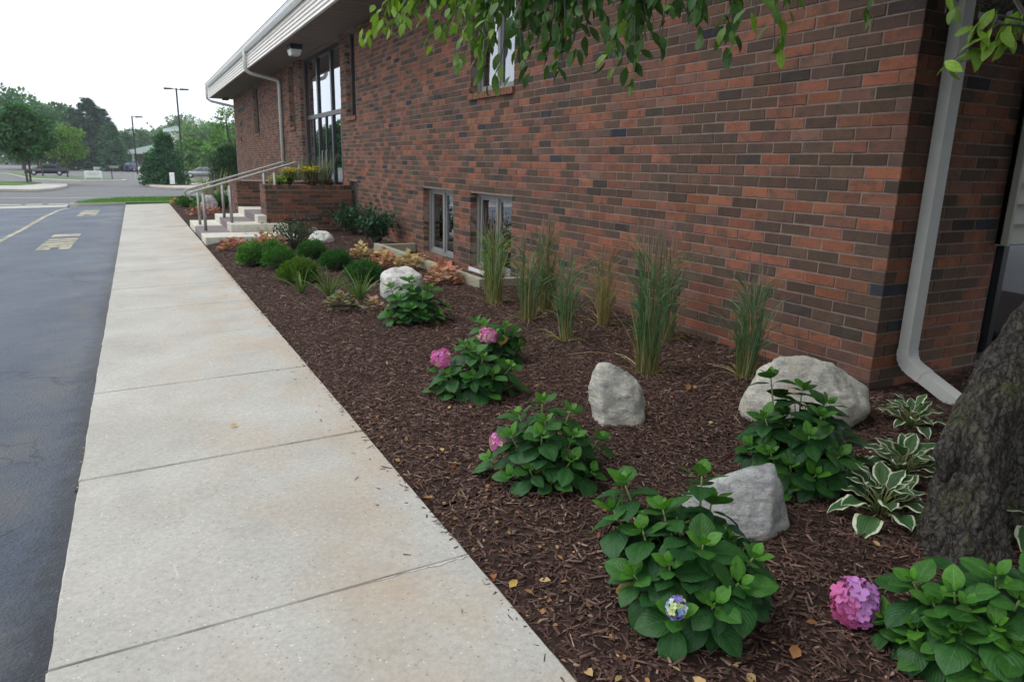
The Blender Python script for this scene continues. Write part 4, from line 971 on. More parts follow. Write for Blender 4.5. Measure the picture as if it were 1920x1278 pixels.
hydrangea((890, 738), [(870, 646), (885, 657), (825, 692), (819, 728), (887, 705), (958, 688), (964, 721), (919, 734), (841, 702), (925, 702), (850, 735), (905, 670)], .27, 'hydrangea with a bright pink flower head on its left side', 4, .105, [((827, 671), .062, pinkc2, Vector((-.5, -.6, .8)), 46)])
hydrangea((925, 676), [(893, 602), (908, 607), (948, 612), (966, 622), (925, 625), (972, 650), (900, 640)], .22, 'hydrangea crowned by a mauve pink flower, behind its neighbour', 5, .10, [((915, 629), .066, pinkc2, Vector((-.2, -.5, 1)), 46)], extra=3)
hydrangea((775, 603), [(771, 525), (732, 538), (747, 558), (793, 559), (807, 540), (771, 545), (819, 588), (836, 573), (733, 591), (722, 604), (770, 578), (795, 590), (757, 600)], .30, 'flowerless hydrangea in front of the broad white boulder', 6, .125, bright=1.1)
hydrangea((1490, 900), [(1445, 704), (1435, 783), (1408, 837), (1504, 727), (1550, 757), (1518, 817), (1481, 873), (1576, 853), (1540, 780), (1483, 915), (1445, 850), (1530, 890), (1590, 880)], .30, 'flowerless hydrangea before the largest boulder', 7, .12, bright=.85)

def hosta(base_px, R, n, lab, seed, L0=.16, base=None):
    r = random.Random(seed); p0 = base or pk(base_px); e = empty('hosta', p0); tag(e, lab, 'hosta', 'variegated hostas under the tree'); ploc = Vector(p0)
    pet = MB()
    for k in range(n):
        ring = k/n; a = k*2.4+r.uniform(-.3, .3); el = .25+1.0*(1-ring)+r.uniform(-.12, .12); h = .03+.10*(1-ring)*r.uniform(.7, 1.1)
        dr = Vector((math.cos(a), math.sin(a), 0)); b = p0+dr*R*.32*(.3+ring)+Vector((0, 0, h)); d = dr*math.cos(el*.75)+Vector((0, 0, 1))*math.sin(el*.75)
        pet.tube([p0+dr*.02, p0+dr*R*.16*(.3+ring)+Vector((0, 0, h*.7)), b+d*.01], .0035, 5)
        place_leaf(HO[min(2, int(ring*2.2+r.random()*.8))], b, d, Vector((0, 0, 1)), L0*r.uniform(.8, 1.15)*(.75+.35*ring), (.050*r.uniform(.8, 1.2), .115*r.uniform(.85, 1.15), .040), e, ploc, r.uniform(.9, 1.15))
    o = pet.build('leaf_stalks', M['stem'], e, True); o.location = -ploc
hosta((1705, 806), .20, 22, 'small variegated hosta below the white downspout', 1, .14)
hosta((1690, 900), .25, 26, 'variegated hosta behind another beside the tree trunk', 2, .165)
hosta((1648, 972), .25, 26, 'front variegated hosta with cream-edged leaves, left of the trunk', 3, .165)
hosta((1950, 1010), .25, 20, 'variegated hosta cut off by the right picture edge', 4, .165)

# ================================================================== ORNAMENTAL GRASSES
def ribbon(P, D, L, Wd, bend, seg=6):
    """curving blades: P base, D direction, bend sideways vector"""
    n = len(P); t = np.linspace(0, 1, seg+1)[None, :, None]
    cl = P[:, None]+D[:, None]*(t*L[:, None, None])+bend[:, None]*(t**2.2)*L[:, None, None]
    side = unit(np.cross(D, rdir(n))); w_ = (1-t**2.5*.9)*Wd[:, None, None]*.5
    V = np.stack([cl-side[:, None]*w_, cl+side[:, None]*w_], 2).reshape(n, -1, 3); F = []
    b = np.arange(seg)*2; tf = np.stack([b, b+1, b+3, b+2], 1)
    F = (tf[None]+(np.arange(n)*(seg+1)*2)[:, None, None]).reshape(-1, 4); return V.reshape(-1, 3), F, t
def reed(base_px, top_px, rad, n, lab, seed, tan=.25, seeds=26, green=(.075, .15, .058), lean=(0, 0)):
    p = pk(base_px); H = (at_y(top_px, p.y)-p).z; e = empty('reed_grass', p); tag(e, lab, 'ornamental grass', 'tall reed grasses along the wall')
    a = rng.uniform(0, 6.28, n); rr = rad*.8*np.sqrt(rng.random(n)); n0 = n; dr = np.stack([np.cos(a), np.sin(a), 0*a], 1)
    P = dr*rr[:, None]; P[:, 2] = -.01; ln_ = np.array([lean[0], lean[1], 0])
    D = unit(np.array([0, 0, 1.])+dr*(rr/rad*.10)[:, None]+rng.normal(0, .05, (n, 3))+ln_)
    L = H*rng.beta(4, 2.6, n)*.92+.05; bend = dr*rng.uniform(-.06, .09, n)[:, None]+rng.normal(0, .07, (n, 3)); arch = rng.random(n) < .15; bend[arch] += dr[arch]*.32+np.array([0, 0, -.22]); L[arch] *= .75
    Wd = rng.uniform(.005, .0105, n); V, F, t = ribbon(P, D, L, Wd, bend)
    g = vary(np.array(green)*1.2, n, .35, .14); dry = rng.random(n) < tan; g[dry] = vary((.34, .25, .10), dry.sum(), .25, .1)
    tt = t[0, :, 0]; f = np.clip(1.25-tt/.45, 0, 1)[None, :, None]*(.35+.65*rng.random(n)[:, None, None]); C = g[:, None]*(1-f)+np.array([.36, .29, .12])*f
    np_obj('blades', V, F, M['blade'], e, np.repeat(C, 2, 1).reshape(-1, 3))
    # short leaves standing off the stalks
    m = int(n*.8); a = rng.uniform(0, 6.28, m); dr2 = np.stack([np.cos(a), np.sin(a), 0*a], 1); hh = H*rng.uniform(.2, .72, m); P2 = dr2*rad*rng.uniform(.3, 1.1, (m, 1)); P2[:, 2] = hh; P2 += ln_*hh[:, None]
    V, F, t = ribbon(P2, unit(dr2*rng.uniform(.15, .8, (m, 1))+np.array([0, 0, 1.])), rng.uniform(.12, .36, m), rng.uniform(.005, .011, m), dr2*rng.uniform(.1, .5, (m, 1))+np.array([0, 0, -.35])+rng.normal(0, .1, (m, 3)), 5)
    np_obj('side_blades', V, F, M['blade'], e, np.repeat(vary(np.array(green)*1.45, m, .4, .14), 12, 0))
    # low sprawling outer blades
    m = 26; a = rng.uniform(0, 6.28, m); dr = np.stack([np.cos(a), np.sin(a), 0*a], 1); D = unit(dr*.8+np.array([0, 0, .7])); V, F, t = ribbon(dr*rad*.7, D, rng.uniform(.12, .42, m), np.full(m, .005), dr*rng.uniform(-.2, .5, (m, 1))+np.array([0, 0, -.75])+rng.normal(0, .2, (m, 3)))
    np_obj('outer_blades', V, F, M['blade'], e, np.repeat(vary((.30, .25, .10), m), 14, 0))
    if seeds:
        sm = MB(); r = random.Random(seed)
        for k in range(seeds):
            a = r.uniform(0, 6.28); q = rad*math.sqrt(r.random()); b = Vector((math.cos(a)*q, math.sin(a)*q, 0)); tip = b*1.3+Vector((lean[0]*H, lean[1]*H, 0))+Vector((r.uniform(-.05, .05), r.uniform(-.05, .05), H*r.uniform(.80, 1.06))); mid = b.lerp(tip, .8)
            c = Vector((.27, .20, .14))*r.uniform(.7, 1.2); sm.tube([b, b.lerp(tip, .5), mid], .0014, 3, False, tuple(Vector((.22, .21, .09)))); sm.tube([mid, mid.lerp(tip, .3), mid.lerp(tip, .7), tip], [.0015, .0055, .004, .001], 4, False, tuple(c))
        sm.build('seed_heads', M['blade'], e)
reed((925, 570), (930, 395), .10, 160, 'bushy arching reed grass before the lower window', 1, .2, 22, (.13, .21, .07))
reed((990, 603), (985, 430), .08, 85, 'reed grass between the window clump and the slim blue-green one', 2, .2, 16, (.075, .145, .06))
reed((1022, 588), (1020, 405), .07, 120, 'brown-seeded reed grass against the brick, behind its neighbours', 3, .2, 22, (.085, .14, .055))
reed((1060, 640), (1062, 445), .065, 95, 'slim upright blue-green reed grass with tan foot', 4, .15, 6, (.070, .15, .068))
reed((1130, 612), (1135, 455), .065, 95, 'straw-coloured reed grass, the driest of the row', 5, .75, 8, (.16, .17, .06))
reed((1212, 700), (1200, 405), .085, 125, 'tallest dark green reed grass in front of the brick wall', 6, .12, 30, (.060, .135, .056), (-.01, 0))
reed((1248, 640), (1225, 420), .08, 80, 'reed grass tucked behind the tallest one at the wall foot', 7, .15, 18, (.065, .13, .055), (-.03, 0))
reed((1395, 712), (1425, 475), .075, 115, 'leaning reed grass nearest the building corner', 8, .12, 12, (.055, .125, .055), (.06, 0))
# thin straw stalks lying on the mulch
def lying(px1, px2, lab):
    a, b = pk(px1, .025), pk(px2, .02); m = a.lerp(b, .5)+Vector((0, 0, .02))
    tag(MB().tube([a, m, b], [.002, .0024, .0012], 5).build('straw_stalk', M['dry_stalk']), lab, 'straw', 'loose straw stalks on the mulch')
M['dry_stalk'] = simple('straw', (.40, .31, .17), .8)
lying((1152, 667), (1192, 688), 'pale straw stalk pointing at the tallest grass'); lying((1060, 671), (1150, 668), 'long straw stalk lying level behind the peaked boulder'); lying((1325, 690), (1400, 720), 'straw stalk lying at the foot of the leaning grass')

def daylily(base_px, R, n, lab, seed, green=(.085, .19, .035)):
    p = pk(base_px); e = empty('daylily', p); tag(e, lab, 'daylily', 'daylilies before the globe shrubs')
    a = rng.uniform(0, 6.28, n); dr = np.stack([np.cos(a), np.sin(a), 0*a], 1); sp_ = rng.uniform(.1, .75, n)
    D = unit(dr*sp_[:, None]+np.array([0, 0, 1.])); L = R*rng.uniform(.7, 1.3, n); bend = dr*(sp_*.7)[:, None]+np.array([0, 0, -.35])*sp_[:, None]
    V, F, t = ribbon(dr*.02, D, L, rng.uniform(.010, .016, n), bend, 7); c = vary(green, n, .3, .1); c[:2] = (.22, .20, .05)
    np_obj('blades', V, F, M['blade'], e, np.repeat(c, 16, 0))
daylily((566, 551), .33, 34, 'daylily clump in front of the yellow-green globe shrub', 1); daylily((618, 562), .36, 40, 'thin arching daylily between two others', 2, (.10, .17, .05)); daylily((676, 566), .38, 36, 'upright daylily left of the broad white boulder', 3)

# ================================================================== SMALL SHRUBS
def shrub_cloud(R, H, n, L, Wd, col, zc=None, up=.4, tmpl=LEAF4, blobs=0, amt=.3):
    """leaves in the outer shell of a mound"""
    d = rdir(n); d[:, 2] = np.abs(d[:, 2])*1.0-.25; d = unit(d); rr = rng.uniform(.60, 1.03, n)
    lump = 1+.10*np.sin(d[:, 0]*5+d[:, 1]*3)+.08*np.sin(d[:, 1]*8-d[:, 2]*6)
    P = d*np.array([R, R, H*.62])*(rr*lump)[:, None]; P[:, 2] += H*.36; P[:, 2] = np.maximum(P[:, 2], .01)
    D = d+rdir(n)*.55+np.array([0, 0, up]); return cloud(P, D, d+rdir(n)*.6, rng.uniform(.7, 1.25, n)*L, Wd, vary(col, n, amt, .12), tmpl)
def core(e, R, H, col):
    bm = bmesh.new(); bmesh.ops.create_icosphere(bm, subdivisions=3, radius=1)
    for v in bm.verts: v.co = Vector((v.co.x*R*.62, v.co.y*R*.62, max(.0, v.co.z*H*.42+H*.36)))*(1+.1*noise.noise(v.co*3))
    me = bpy.data.meshes.new('inner_twigs'); bm.to_mesh(me); bm.free(); me.materials.append(M['twig']); link(bpy.data.objects.new('inner_twigs', me), e)
def globe(base_px, top, R, lab, col, seed, n=2600, L=.035, cat='shrub', name='globe_shrub'):
    p = pk(base_px); H = (at_y((base_px[0], top), p.y)-p).z; e = empty(name, p+Vector((0, R*.6, 0))); tag(e, lab, cat, 'low rounded shrubs in the bed')
    V, F, c = shrub_cloud(R*.85, H*.97, int(n*1.4), L, L*.42, col); np_obj('foliage', V, F, M['leaf_dull'], e, c); core(e, R, H, col)
globe((530, 508), 462, .25, 'globe shrub, second from the walk, fresh green', (.055, .165, .03), 2)
globe((590, 488), 451, .25, 'globe shrub farthest back, in front of the low white boulder', (.045, .14, .028), 3)
globe((636, 508), 470, .25, 'dark globe shrub beside the cream coral bells', (.036, .125, .028), 4)
globe((567, 533), 488, .26, 'yellowish green globe shrub nearest the camera', (.085, .17, .022), 5, 2000, .05)
globe((690, 532), 491, .25, 'globe shrub just left of the broad white boulder', (.038, .13, .028), 6)
globe((476, 501), 456, .20, 'upright feathery light green plant nearest the walk', (.10, .23, .055), 7, 1100, .07, 'plant', 'sedum')
globe((512, 478), 452, .17, 'feathery light green plant hidden behind a globe shrub', (.095, .22, .055), 8, 500, .06, 'plant', 'sedum')

lobed = (np.array([(0, 0, 0), (-.5, .30, .08), (-.38, .62, .02), (-.16, .60, .10), (0, .95, 0), (.16, .60, .10), (.38, .62, .02), (.5, .30, .08)]), np.array([(0, 2, 1), (0, 3, 2), (0, 4, 3), (0, 5, 4), (0, 6, 5), (0, 7, 6)]))
def heuchera(base_px, R, H, lab, cols, seed, n=150, L=.085, base=None):
    p = base or pk(base_px); e = empty('coral_bells', p); tag(e, lab, 'coral bells', 'coral bells in the bed')
    d = rdir(n); d[:, 2] = np.abs(d[:, 2]); P = d*np.array([R, R, H])*rng.uniform(.5, 1.0, n)[:, None]; P[:, 2] += .015
    D = d*np.array([1, 1, .25])+rdir(n)*.3+np.array([0, 0, .1]); k = rng.integers(0, len(cols), n); c = np.array(cols)[k]*rng.uniform(.7, 1.25, (n, 1))
    V, F, C = cloud(P, D, d*.6+np.array([0, 0, 1.])+rdir(n)*.4, rng.uniform(.7, 1.2, n)*L, L*.95, np.clip(c, 0, 1), lobed); np_obj('leaves', V, F, M['leaf_dull'], e, C)
RED = [(.42, .13, .10), (.46, .20, .13), (.48, .30, .17), (.34, .09, .08)]; AMB = [(.58, .45, .24), (.54, .36, .20), (.60, .50, .30), (.42, .20, .14)]; MIX = [(.52, .25, .19), (.56, .37, .22), (.46, .17, .14)]; FADE = [(.22, .24, .13), (.14, .21, .09), (.30, .22, .15), (.20, .14, .10)]
heuchera((442, 470), .28, .20, 'red coral bells below the flat grey stone', RED, 1, 130)
heuchera((505, 472), .30, .30, 'tall red and tan coral bells right of the flat stone', RED+AMB[:1], 2, 190)
heuchera((488, 441), .30, .22, 'amber coral bells at the foot of the brick planter', AMB, 3, 130)
heuchera((678, 483), .20, .20, 'cream amber coral bells beside the dark globe shrub', AMB, 4, 110)
heuchera((722, 503), .24, .24, 'rosy amber coral bells at the far end of the timber', MIX+AMB[:1], 5, 140)
heuchera((772, 506), .24, .22, 'golden coral bells behind the broad white boulder', AMB, 6, 140)
heuchera((832, 534), .24, .24, 'rusty pink coral bells against the front timber', MIX, 7, 150)
heuchera((640, 583), .17, .16, 'faded grey-green coral bells before the daylilies', FADE, 8, 90, .07)
heuchera((703, 590), .16, .15, 'wilting sparse coral bells beside the broad white boulder', FADE+MIX[:1], 9, 45, .06)
heuchera((385, 404), .55, .25, 'red coral bells beyond the steps by the mauve boulder', RED, 10, 160, .10)
heuchera((333, 384), .25, .22, 'pale orange coral bells at the far end of the walk', MIX, 11, 60, .10)
globe((357, 389), 371, .45, 'rounded green shrub beyond the steps, walk side', (.055, .15, .03), 12, 1500, .07)
globe((345, 383), 370, .30, 'dark low shrub at the far end of the bed', (.03, .09, .03), 13, 700, .08)
globe((415, 393), 363, .40, 'green shrub right of the mauve boulder beyond the steps', (.06, .16, .04), 14, 1300, .07)
globe((372, 394), 378, .22, 'small light green plant left of the mauve boulder', (.10, .23, .06), 15, 500, .07)

def leafy(base_px, top, R, lab, col, seed, n=700, L=.07, name='shrub', cat='shrub', group=None, y_off=0, base=None, H=None, mat='leaf', trunk=True):
    p = base or pk(base_px); H = H or (at_y((base_px[0], top), p.y)-p).z; e = empty(name, p); tag(e, lab, cat, group); r = random.Random(seed)
    st_ = MB(); Ps = []; Ds = []
    nb = 26
    for k in range(nb):
        a = k*2.4; q = R*math.sqrt((k+.5)/nb); tip = Vector((math.cos(a)*q, math.sin(a)*q, H*(.55+.45*math.sqrt(max(0, 1-(q/R)**2)))*r.uniform(.75, 1.02))); st_.tube([(0, 0, -.02), tip*.45+Vector((0, 0, H*.05)), tip], [.010, .006, .003], 4)
        m = n//nb
        for i in range(m):
            t = r.uniform(.35, 1.03); b = tip*t+Vector((0, 0, H*.04))+Vector((r.gauss(0, .05), r.gauss(0, .05), r.gauss(0, .04)))*(R/.4); Ps.append(b); Ds.append(Vector((b.x, b.y, .12+r.uniform(-.3, .3)))+Vector((r.gauss(0, .3), r.gauss(0, .3), r.gauss(0, .3))))
    P = np.array(Ps); D = np.array(Ds); m = len(P); V, F, c = cloud(P, D, np.array([0, 0, 1.])+rdir(m)*.5, rng.uniform(.7, 1.2, m)*L, L*.5, vary(col, m, .3, .12), LEAF6); np_obj('foliage', V, F, M[mat], e, c)
    st_.build('stems', M['twig'], e); return e
G_ = 'glossy shrubs along the wall by the planter'
leafy((606, 428), 378, .40, 'glossy shrub closest to the brick planter', (.035, .085, .048), 1, 750, .09, group=G_)
leafy((640, 432), 384, .40, 'second glossy shrub from the planter', (.040, .090, .05), 2, 750, .09, group=G_)
leafy((664, 440), 384, .38, 'third glossy shrub from the planter, before the narrow window', (.037, .088, .05), 3, 750, .09, group=G_)
leafy((708, 462), 388, .40, 'nearest and tallest glossy shrub at the wall', (.030, .085, .045), 4, 800, .09, group=G_)
rb = leafy((553, 468), 408, .42, 'sparse rose bush with a few small red blooms', (.040, .082, .036), 5, 520, .06, 'rose_bush', 'rose bush')
mb = MB(); r = random.Random(4)
for k in range(5):
    c = Vector((r.uniform(-.3, .3), r.uniform(-.35, .3), r.uniform(.5, .72))); 
    for j in range(6): a = j*1.05; mb.add([c, c+Vector((math.cos(a)*.026, math.sin(a)*.026, .015)), c+Vector((math.cos(a+1)*.026, math.sin(a+1)*.026, .025))], [(0, 1, 2)], (.32, .06, .06))
mb.build('blooms', M['petal'], rb)

# flowers on the planter
def flowerpatch(pos, R, H, lab, leafcol, fcol, nf, seed, name, L=.06):
    e = leafy((0, 0), 0, R, lab, leafcol, seed, 300, L, name, 'flowers', 'bedding flowers on the planter', base=Vector(pos), H=H); mb = MB(); r = random.Random(seed)
    for k in range(nf):
        a, q = r.uniform(0, 6.3), R*math.sqrt(r.random()); c = Vector((math.cos(a)*q, math.sin(a)*q, H*(.75+.3*r.random()))); s = r.uniform(.025, .045)
        for j in range(7): t = j*.9; mb.add([c, c+Vector((math.cos(t)*s, math.sin(t)*s, .008)), c+Vector((math.cos(t+.8)*s, math.sin(t+.8)*s, .008))], [(0, 1, 2)], Vector(fcol)*r.uniform(.8, 1.15))
    mb.build('blooms', M['petal'], e)
flowerpatch((2.72, 15.95, .97), .24, .20, 'lime green trailing foliage at the left end of the planter', (.22, .34, .05), (.60, .62, .12), 30, 1, 'lime_bedding')
flowerpatch((2.95, 16.05, .97), .20, .36, 'yellow flowers on the planter below the rail end', (.12, .22, .05), (.78, .60, .03), 70, 2, 'yellow_bedding')
flowerpatch((3.38, 15.95, .97), .24, .40, 'large bunch of yellow flowers in the middle of the planter', (.10, .20, .05), (.82, .66, .03), 110, 3, 'yellow_bedding')
flowerpatch((3.36, 15.78, .95), .18, .15, 'magenta flowers low on the planter edge', (.08, .13, .05), (.45, .02, .18), 60, 4, 'magenta_bedding', .04)
flowerpatch((3.75, 15.85, .95), .12, .16, 'red flowers at the right part of the planter', (.08, .13, .05), (.50, .02, .06), 30, 5, 'red_bedding', .04)
def tuft(pos, H, n, lab, green, rad=.08, grp='tufted grasses by the entrance'):
    e = empty('grass_tuft', pos); tag(e, lab, 'ornamental grass', grp); a = rng.uniform(0, 6.28, n); dr = np.stack([np.cos(a), np.sin(a), 0*a], 1)
    V, F, t = ribbon(dr*rad*rng.random((n, 1)), unit(dr*.25+np.array([0, 0, 1.])), H*rng.uniform(.6, 1.05, n), np.full(n, .016), dr*.18, 5); np_obj('blades', V, F, M['blade'], e, np.repeat(vary(green, n, .3), 12, 0))
tuft((3.62, 15.95, .96), .75, 60, 'tall spiky grass rising from the planter before the doors', (.16, .21, .12))
tuft((3.95, 20.3, .955), .8, 60, 'spiky grass at the far planter beside the doors', (.14, .20, .10))
tuft(Vector((2.35, 26.3, zt(2.35, 26.3))), 1.3, 160, 'tan and green tall grass beyond the steps', (.24, .25, .12), .4)

# ================================================================== THE TREE AT THE RIGHT
tr0 = pk((1800, 1035)); dT = depth_of(tr0)
tree = empty('crabapple_tree', tr0); tag(tree, 'old leaning garden tree with rough bark, boughs hanging over the wall', 'tree'); TL = Vector(tr0)
def bark_tube(mb, pts, rad, n=40, seg=7, amp=.10, seed=0):
    P = [Vector(p) for p in pts]; k = len(P); path = []; rr = []
    for i in range((k-1)*seg+1):
        t = i/seg; j = min(int(t), k-2); f = t-j; p0, p1, p2, p3 = P[max(j-1, 0)], P[j], P[j+1], P[min(j+2, k-1)]
        path.append(.5*((2*p1)+(-p0+p2)*f+(2*p0-5*p1+4*p2-p3)*f*f+(-p0+3*p1-3*p2+p3)*f**3)); rr.append(rad[j]*(1-f)+rad[j+1]*f)
    b = len(mb.v); mb.tube(path, rr, n)
    for i, p in enumerate(path):
        for j in range(n):
            q = b+i*n+j; v = Vector(mb.v[q]); d = v-p; th = 2*math.pi*j/n
            L = v*6+Vector((seed, 0, 0)); m_ = 1+amp*(noise.noise(L)*.9+.5*noise.noise(Vector((v.x*40, v.y*40, v.z*9)))+.25*noise.noise(v*70)-(1-abs(noise.noise(Vector((v.x*24, v.y*24, v.z*4.5+3)))))**7*1.0-(1-abs(noise.noise(Vector((v.x*14+5, v.y*14, v.z*3)))))**9*1.0+.35)+(.06*math.sin(th*5+seed)+.04*math.sin(th*3+2))*(1.2 if i < seg else .6)
            mb.v[q] = tuple(p+d*m_)
    return path
tm = MB()
def at(px, dd=0.0): return at_depth(px, dT+dd)
bark_tube(tm, [tr0+Vector((0, 0, -.12)), at((1800, 1035)), at((1808, 950)), at((1820, 880)), at((1846, 790)), at((1908, 690), .02), at((1990, 590), .04), at((2065, 450), .06), at((2110, 250), .05)], [.215, .172, .132, .112, .112, .124, .128, .12, .11], 110, 24, .15, 1)
bark_tube(tm, [tr0+Vector((.17, -.02, -.12)), at((1880, 1030), .12), at((1880, 940), .16), at((1895, 850), .2), at((1935, 760), .22), at((2010, 640), .25), at((2120, 450), .3)], [.12, .105, .095, .09, .09, .09, .08], 60, 18, .15, 5)
# bole swelling
bark_tube(tm, [at((1772, 900), -.02), at((1776, 850), -.04), at((1790, 800), -.02)], [.02, .05, .02], 40, 12, .15, 9)
trk = tm.build('trunk', M['bark'], tree, True); trk.location = -TL
top = at((2110, 250), .05); lm = MB(); twigs = MB()
limbs = []
def limb(pts, r0, r1):
    n = len(pts); bark_tube(lm, pts, [r0+(r1-r0)*i/(n-1) for i in range(n)], 12, 5, .08, len(limbs)); limbs.append(pts)
up = Vector((0, 0, 1))
limb([top, at((2000, -60), .0), at((1900, -70), .1), at((1700, -150), .3), at((1400, -170), .5), at((1100, -130), .8), at((850, -60), 1.2)], .085, .012)
limb([top, at((1960, -20), -.1), at((1870, 0), -.2), at((1780, -90), -.3), at((1500, -250), -.1), at((1250, -190), .1)], .07, .012)
limb([top, top+Vector((.5, .3, .7)), top+Vector((1.2, .4, 1.2)), top+Vector((2.0, .2, 1.6))], .08, .02)
limb([top, top+Vector((.1, -.4, .8)), top+Vector((-.2, -1.0, 1.5)), top+Vector((-.6, -1.5, 1.9))], .08, .02)
limb([top, top+Vector((-.2, .3, .9)), top+Vector((-.6, .8, 1.8)), top+Vector((-1.0, 1.3, 2.3))], .08, .02)
limb([top, top+Vector((.2, .1, 1.2)), top+Vector((.1, .0, 2.4)), top+Vector((0, .1, 3.2))], .09, .02)
lo_ = lm.build('limb', M['bark'], tree, True); lo_.location = -TL
# hanging sprays: root px, tip px, depth, leaf count, leaf length, brightness
CL = leaf_mesh('leaf', 'bigleaf', lambda t: .19*(max(0, math.sin(math.pi*t**.85))**.8)+.003, 2, 5, .5, .5, .05, 2)
CL2 = leaf_mesh('leaf', 'bigleaf', lambda t: .20*(max(0, math.sin(math.pi*t**.8))**.8)+.003, 2, 5, .3, .9, .05, 5)
sprays = [((800, -40), (684, 66), 3.5, 16), ((810, -30), (725, 55), 3.45, 12), ((830, -20), (760, 40), 3.4, 12), ((850, -30), (808, 82), 3.3, 12), ((870, -20), (830, 60), 3.2, 12), ((890, -30), (846, 50), 3.3, 12), ((905, -40), (868, 108), 3.0, 14), ((930, -40), (893, 70), 3.0, 14),
    ((925, -20), (915, 160), 2.9, 14), ((950, -30), (905, 130), 2.85, 12), ((945, 0), (938, 118), 2.9, 8), ((1000, -60), (978, 140), 2.7, 16), ((1030, -40), (1003, 95), 2.75, 14), ((1045, -40), (1045, 130), 2.7, 14), ((1060, -30), (1020, 125), 2.7, 10), ((1010, -60), (985, 60), 2.9, 14), ((1090, -60), (1072, 92), 2.7, 12), ((1110, -50), (1095, 85), 2.75, 8),
    ((1170, -70), (1150, 120), 2.55, 14), ((1190, -40), (1190, 140), 2.5, 14), ((1215, -40), (1175, 100), 2.55, 10), ((1150, -50), (1130, 40), 2.6, 10), ((1235, -60), (1240, 78), 2.5, 10), ((1290, -50), (1300, 50), 2.45, 8), ((1330, -60), (1322, 30), 2.4, 8), ((1375, -60), (1372, 92), 2.4, 12), ((1420, -60), (1418, 30), 2.2, 5), ((1490, -60), (1452, 95), 2.45, 9), ((1500, -50), (1495, 20), 2.4, 5),
    ((1640, -40), (1622, 38), 2.7, 6), ((1780, -60), (1772, 26), 2.1, 8), ((1930, 50), (1778, 120), 2.05, 10), ((1930, 40), (1850, 88), 2.0, 8), ((1920, 20), (1900, 85), 2.0, 7), ((960, -40), (950, 20), 3.0, 14), ((880, -60), (870, 10), 3.1, 16), ((1060, -70), (1055, 20), 2.8, 14), ((1200, -80), (1200, 10), 2.6, 12), ((780, -30), (770, 5), 3.4, 8), ((920, -50), (880, 40), 2.9, 16), ((940, -40), (925, 60), 2.85, 16), ((915, -30), (900, 95), 2.95, 14), ((1000, -50), (1000, 50), 2.75, 16), ((1040, -50), (1035, 60), 2.7, 16), ((1020, -30), (1060, 75), 2.7, 12), ((1180, -50), (1165, 60), 2.55, 14), ((1225, -50), (1215, 60), 2.5, 12), ((845, -30), (800, 30), 3.3, 14), ((760, -20), (705, 45), 3.5, 10), ((1390, -50), (1365, 40), 2.4, 8), ((1110, -60), (1115, 15), 2.7, 12), ((1260, -60), (1270, 20), 2.5, 10)]
r = random.Random(99); cand = []; restP = []; restD = []
lim_px = limbs[0]+limbs[1]
for (a, b, d, n) in sprays:
    A = at_depth(a, d+r.uniform(-.05, .15)); B = at_depth(b, d); Mi = A.lerp(B, .5)+Vector((r.uniform(-.04, .04), r.uniform(-.04, .04), .05))
    near = min(lim_px, key=lambda q: (q-A).length); twigs.tube([near, near.lerp(A, .5)+up*.08, A, Mi, B], [.007, .005, .004, .003, .0014], 5)
    lum = max(0, min(1, (1000-b[0])/320)) if b[0] < 1000 else (.75 if b[0] > 1750 else (.35 if b[0] > 1400 else .08))  # backlit glow put into the leaf colour by place across the frame
    n = int(n*1.6)
    for k in range(n):
        t = .12+.9*k/max(1, n-1); P = (A.lerp(Mi, t*2) if t < .5 else Mi.lerp(B, min(1, t*2-1)))+Vector((r.gauss(0, .018), r.gauss(0, .018), r.gauss(0, .012)))
        dr = Vector((r.gauss(0, .55), r.gauss(0, .55), -.75+r.gauss(0, .35)))+(B-A).normalized()*.4
        if project(P)[1] > -12:
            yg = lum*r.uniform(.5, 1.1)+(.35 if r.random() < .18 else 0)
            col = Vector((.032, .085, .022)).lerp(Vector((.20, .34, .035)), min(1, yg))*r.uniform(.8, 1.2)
            cand.append((r.uniform(.052, .086), P, dr, col, lum))
        else: restP.append(P); restD.append(dr)
cand.sort(key=lambda q: -q[0]/depth_of(q[1])*(1 if project(q[1])[1] > 0 else .2))
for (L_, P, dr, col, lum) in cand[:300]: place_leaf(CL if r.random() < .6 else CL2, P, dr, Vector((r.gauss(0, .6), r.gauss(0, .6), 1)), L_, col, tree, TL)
sm_ = cand[300:]; m = len(sm_)
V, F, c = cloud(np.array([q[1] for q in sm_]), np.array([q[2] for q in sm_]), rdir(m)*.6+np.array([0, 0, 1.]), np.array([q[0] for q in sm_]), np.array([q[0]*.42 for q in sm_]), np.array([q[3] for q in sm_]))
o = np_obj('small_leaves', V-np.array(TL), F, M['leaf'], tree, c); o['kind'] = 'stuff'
tw = twigs.build('twigs', M['twig'], tree); tw.location = -TL
# crown above the picture, thickened and spread to hold light off the end wall
n = 70000; cc_ = Vector((2.75, 1.15, 3.6)); P = []
nb = 170; bl = rdir(nb)*rng.uniform(.35, 1, nb)[:, None]**.6*np.array([2.6, 2.9, 1.25])+np.array([3.6, .4, 3.6])
k = rng.integers(0, len(bl), n); d = rdir(n); P = bl[k]+d*(rng.uniform(.25, .55, n)[:, None])*np.array([1, 1, .75])
pr = np.array([project(q)[:3] for q in P]); vis = (pr[:, 2] > 0) & (pr[:, 1] > -40) & (pr[:, 0] > -60) & (pr[:, 0] < 2000)
wall = ((P[:, 0] > 3.0) & (P[:, 1] > 1.85) & (P[:, 2] > 3.95)) | ((P[:, 0] > 4.0) & (P[:, 1] > 2.6)); P = P[~vis & ~wall & (P[:, 2] > 2.25)]; n = len(P)
D = rdir(n)*.7+np.array([0, 0, -.6]); L = rng.uniform(.06, .10, n)
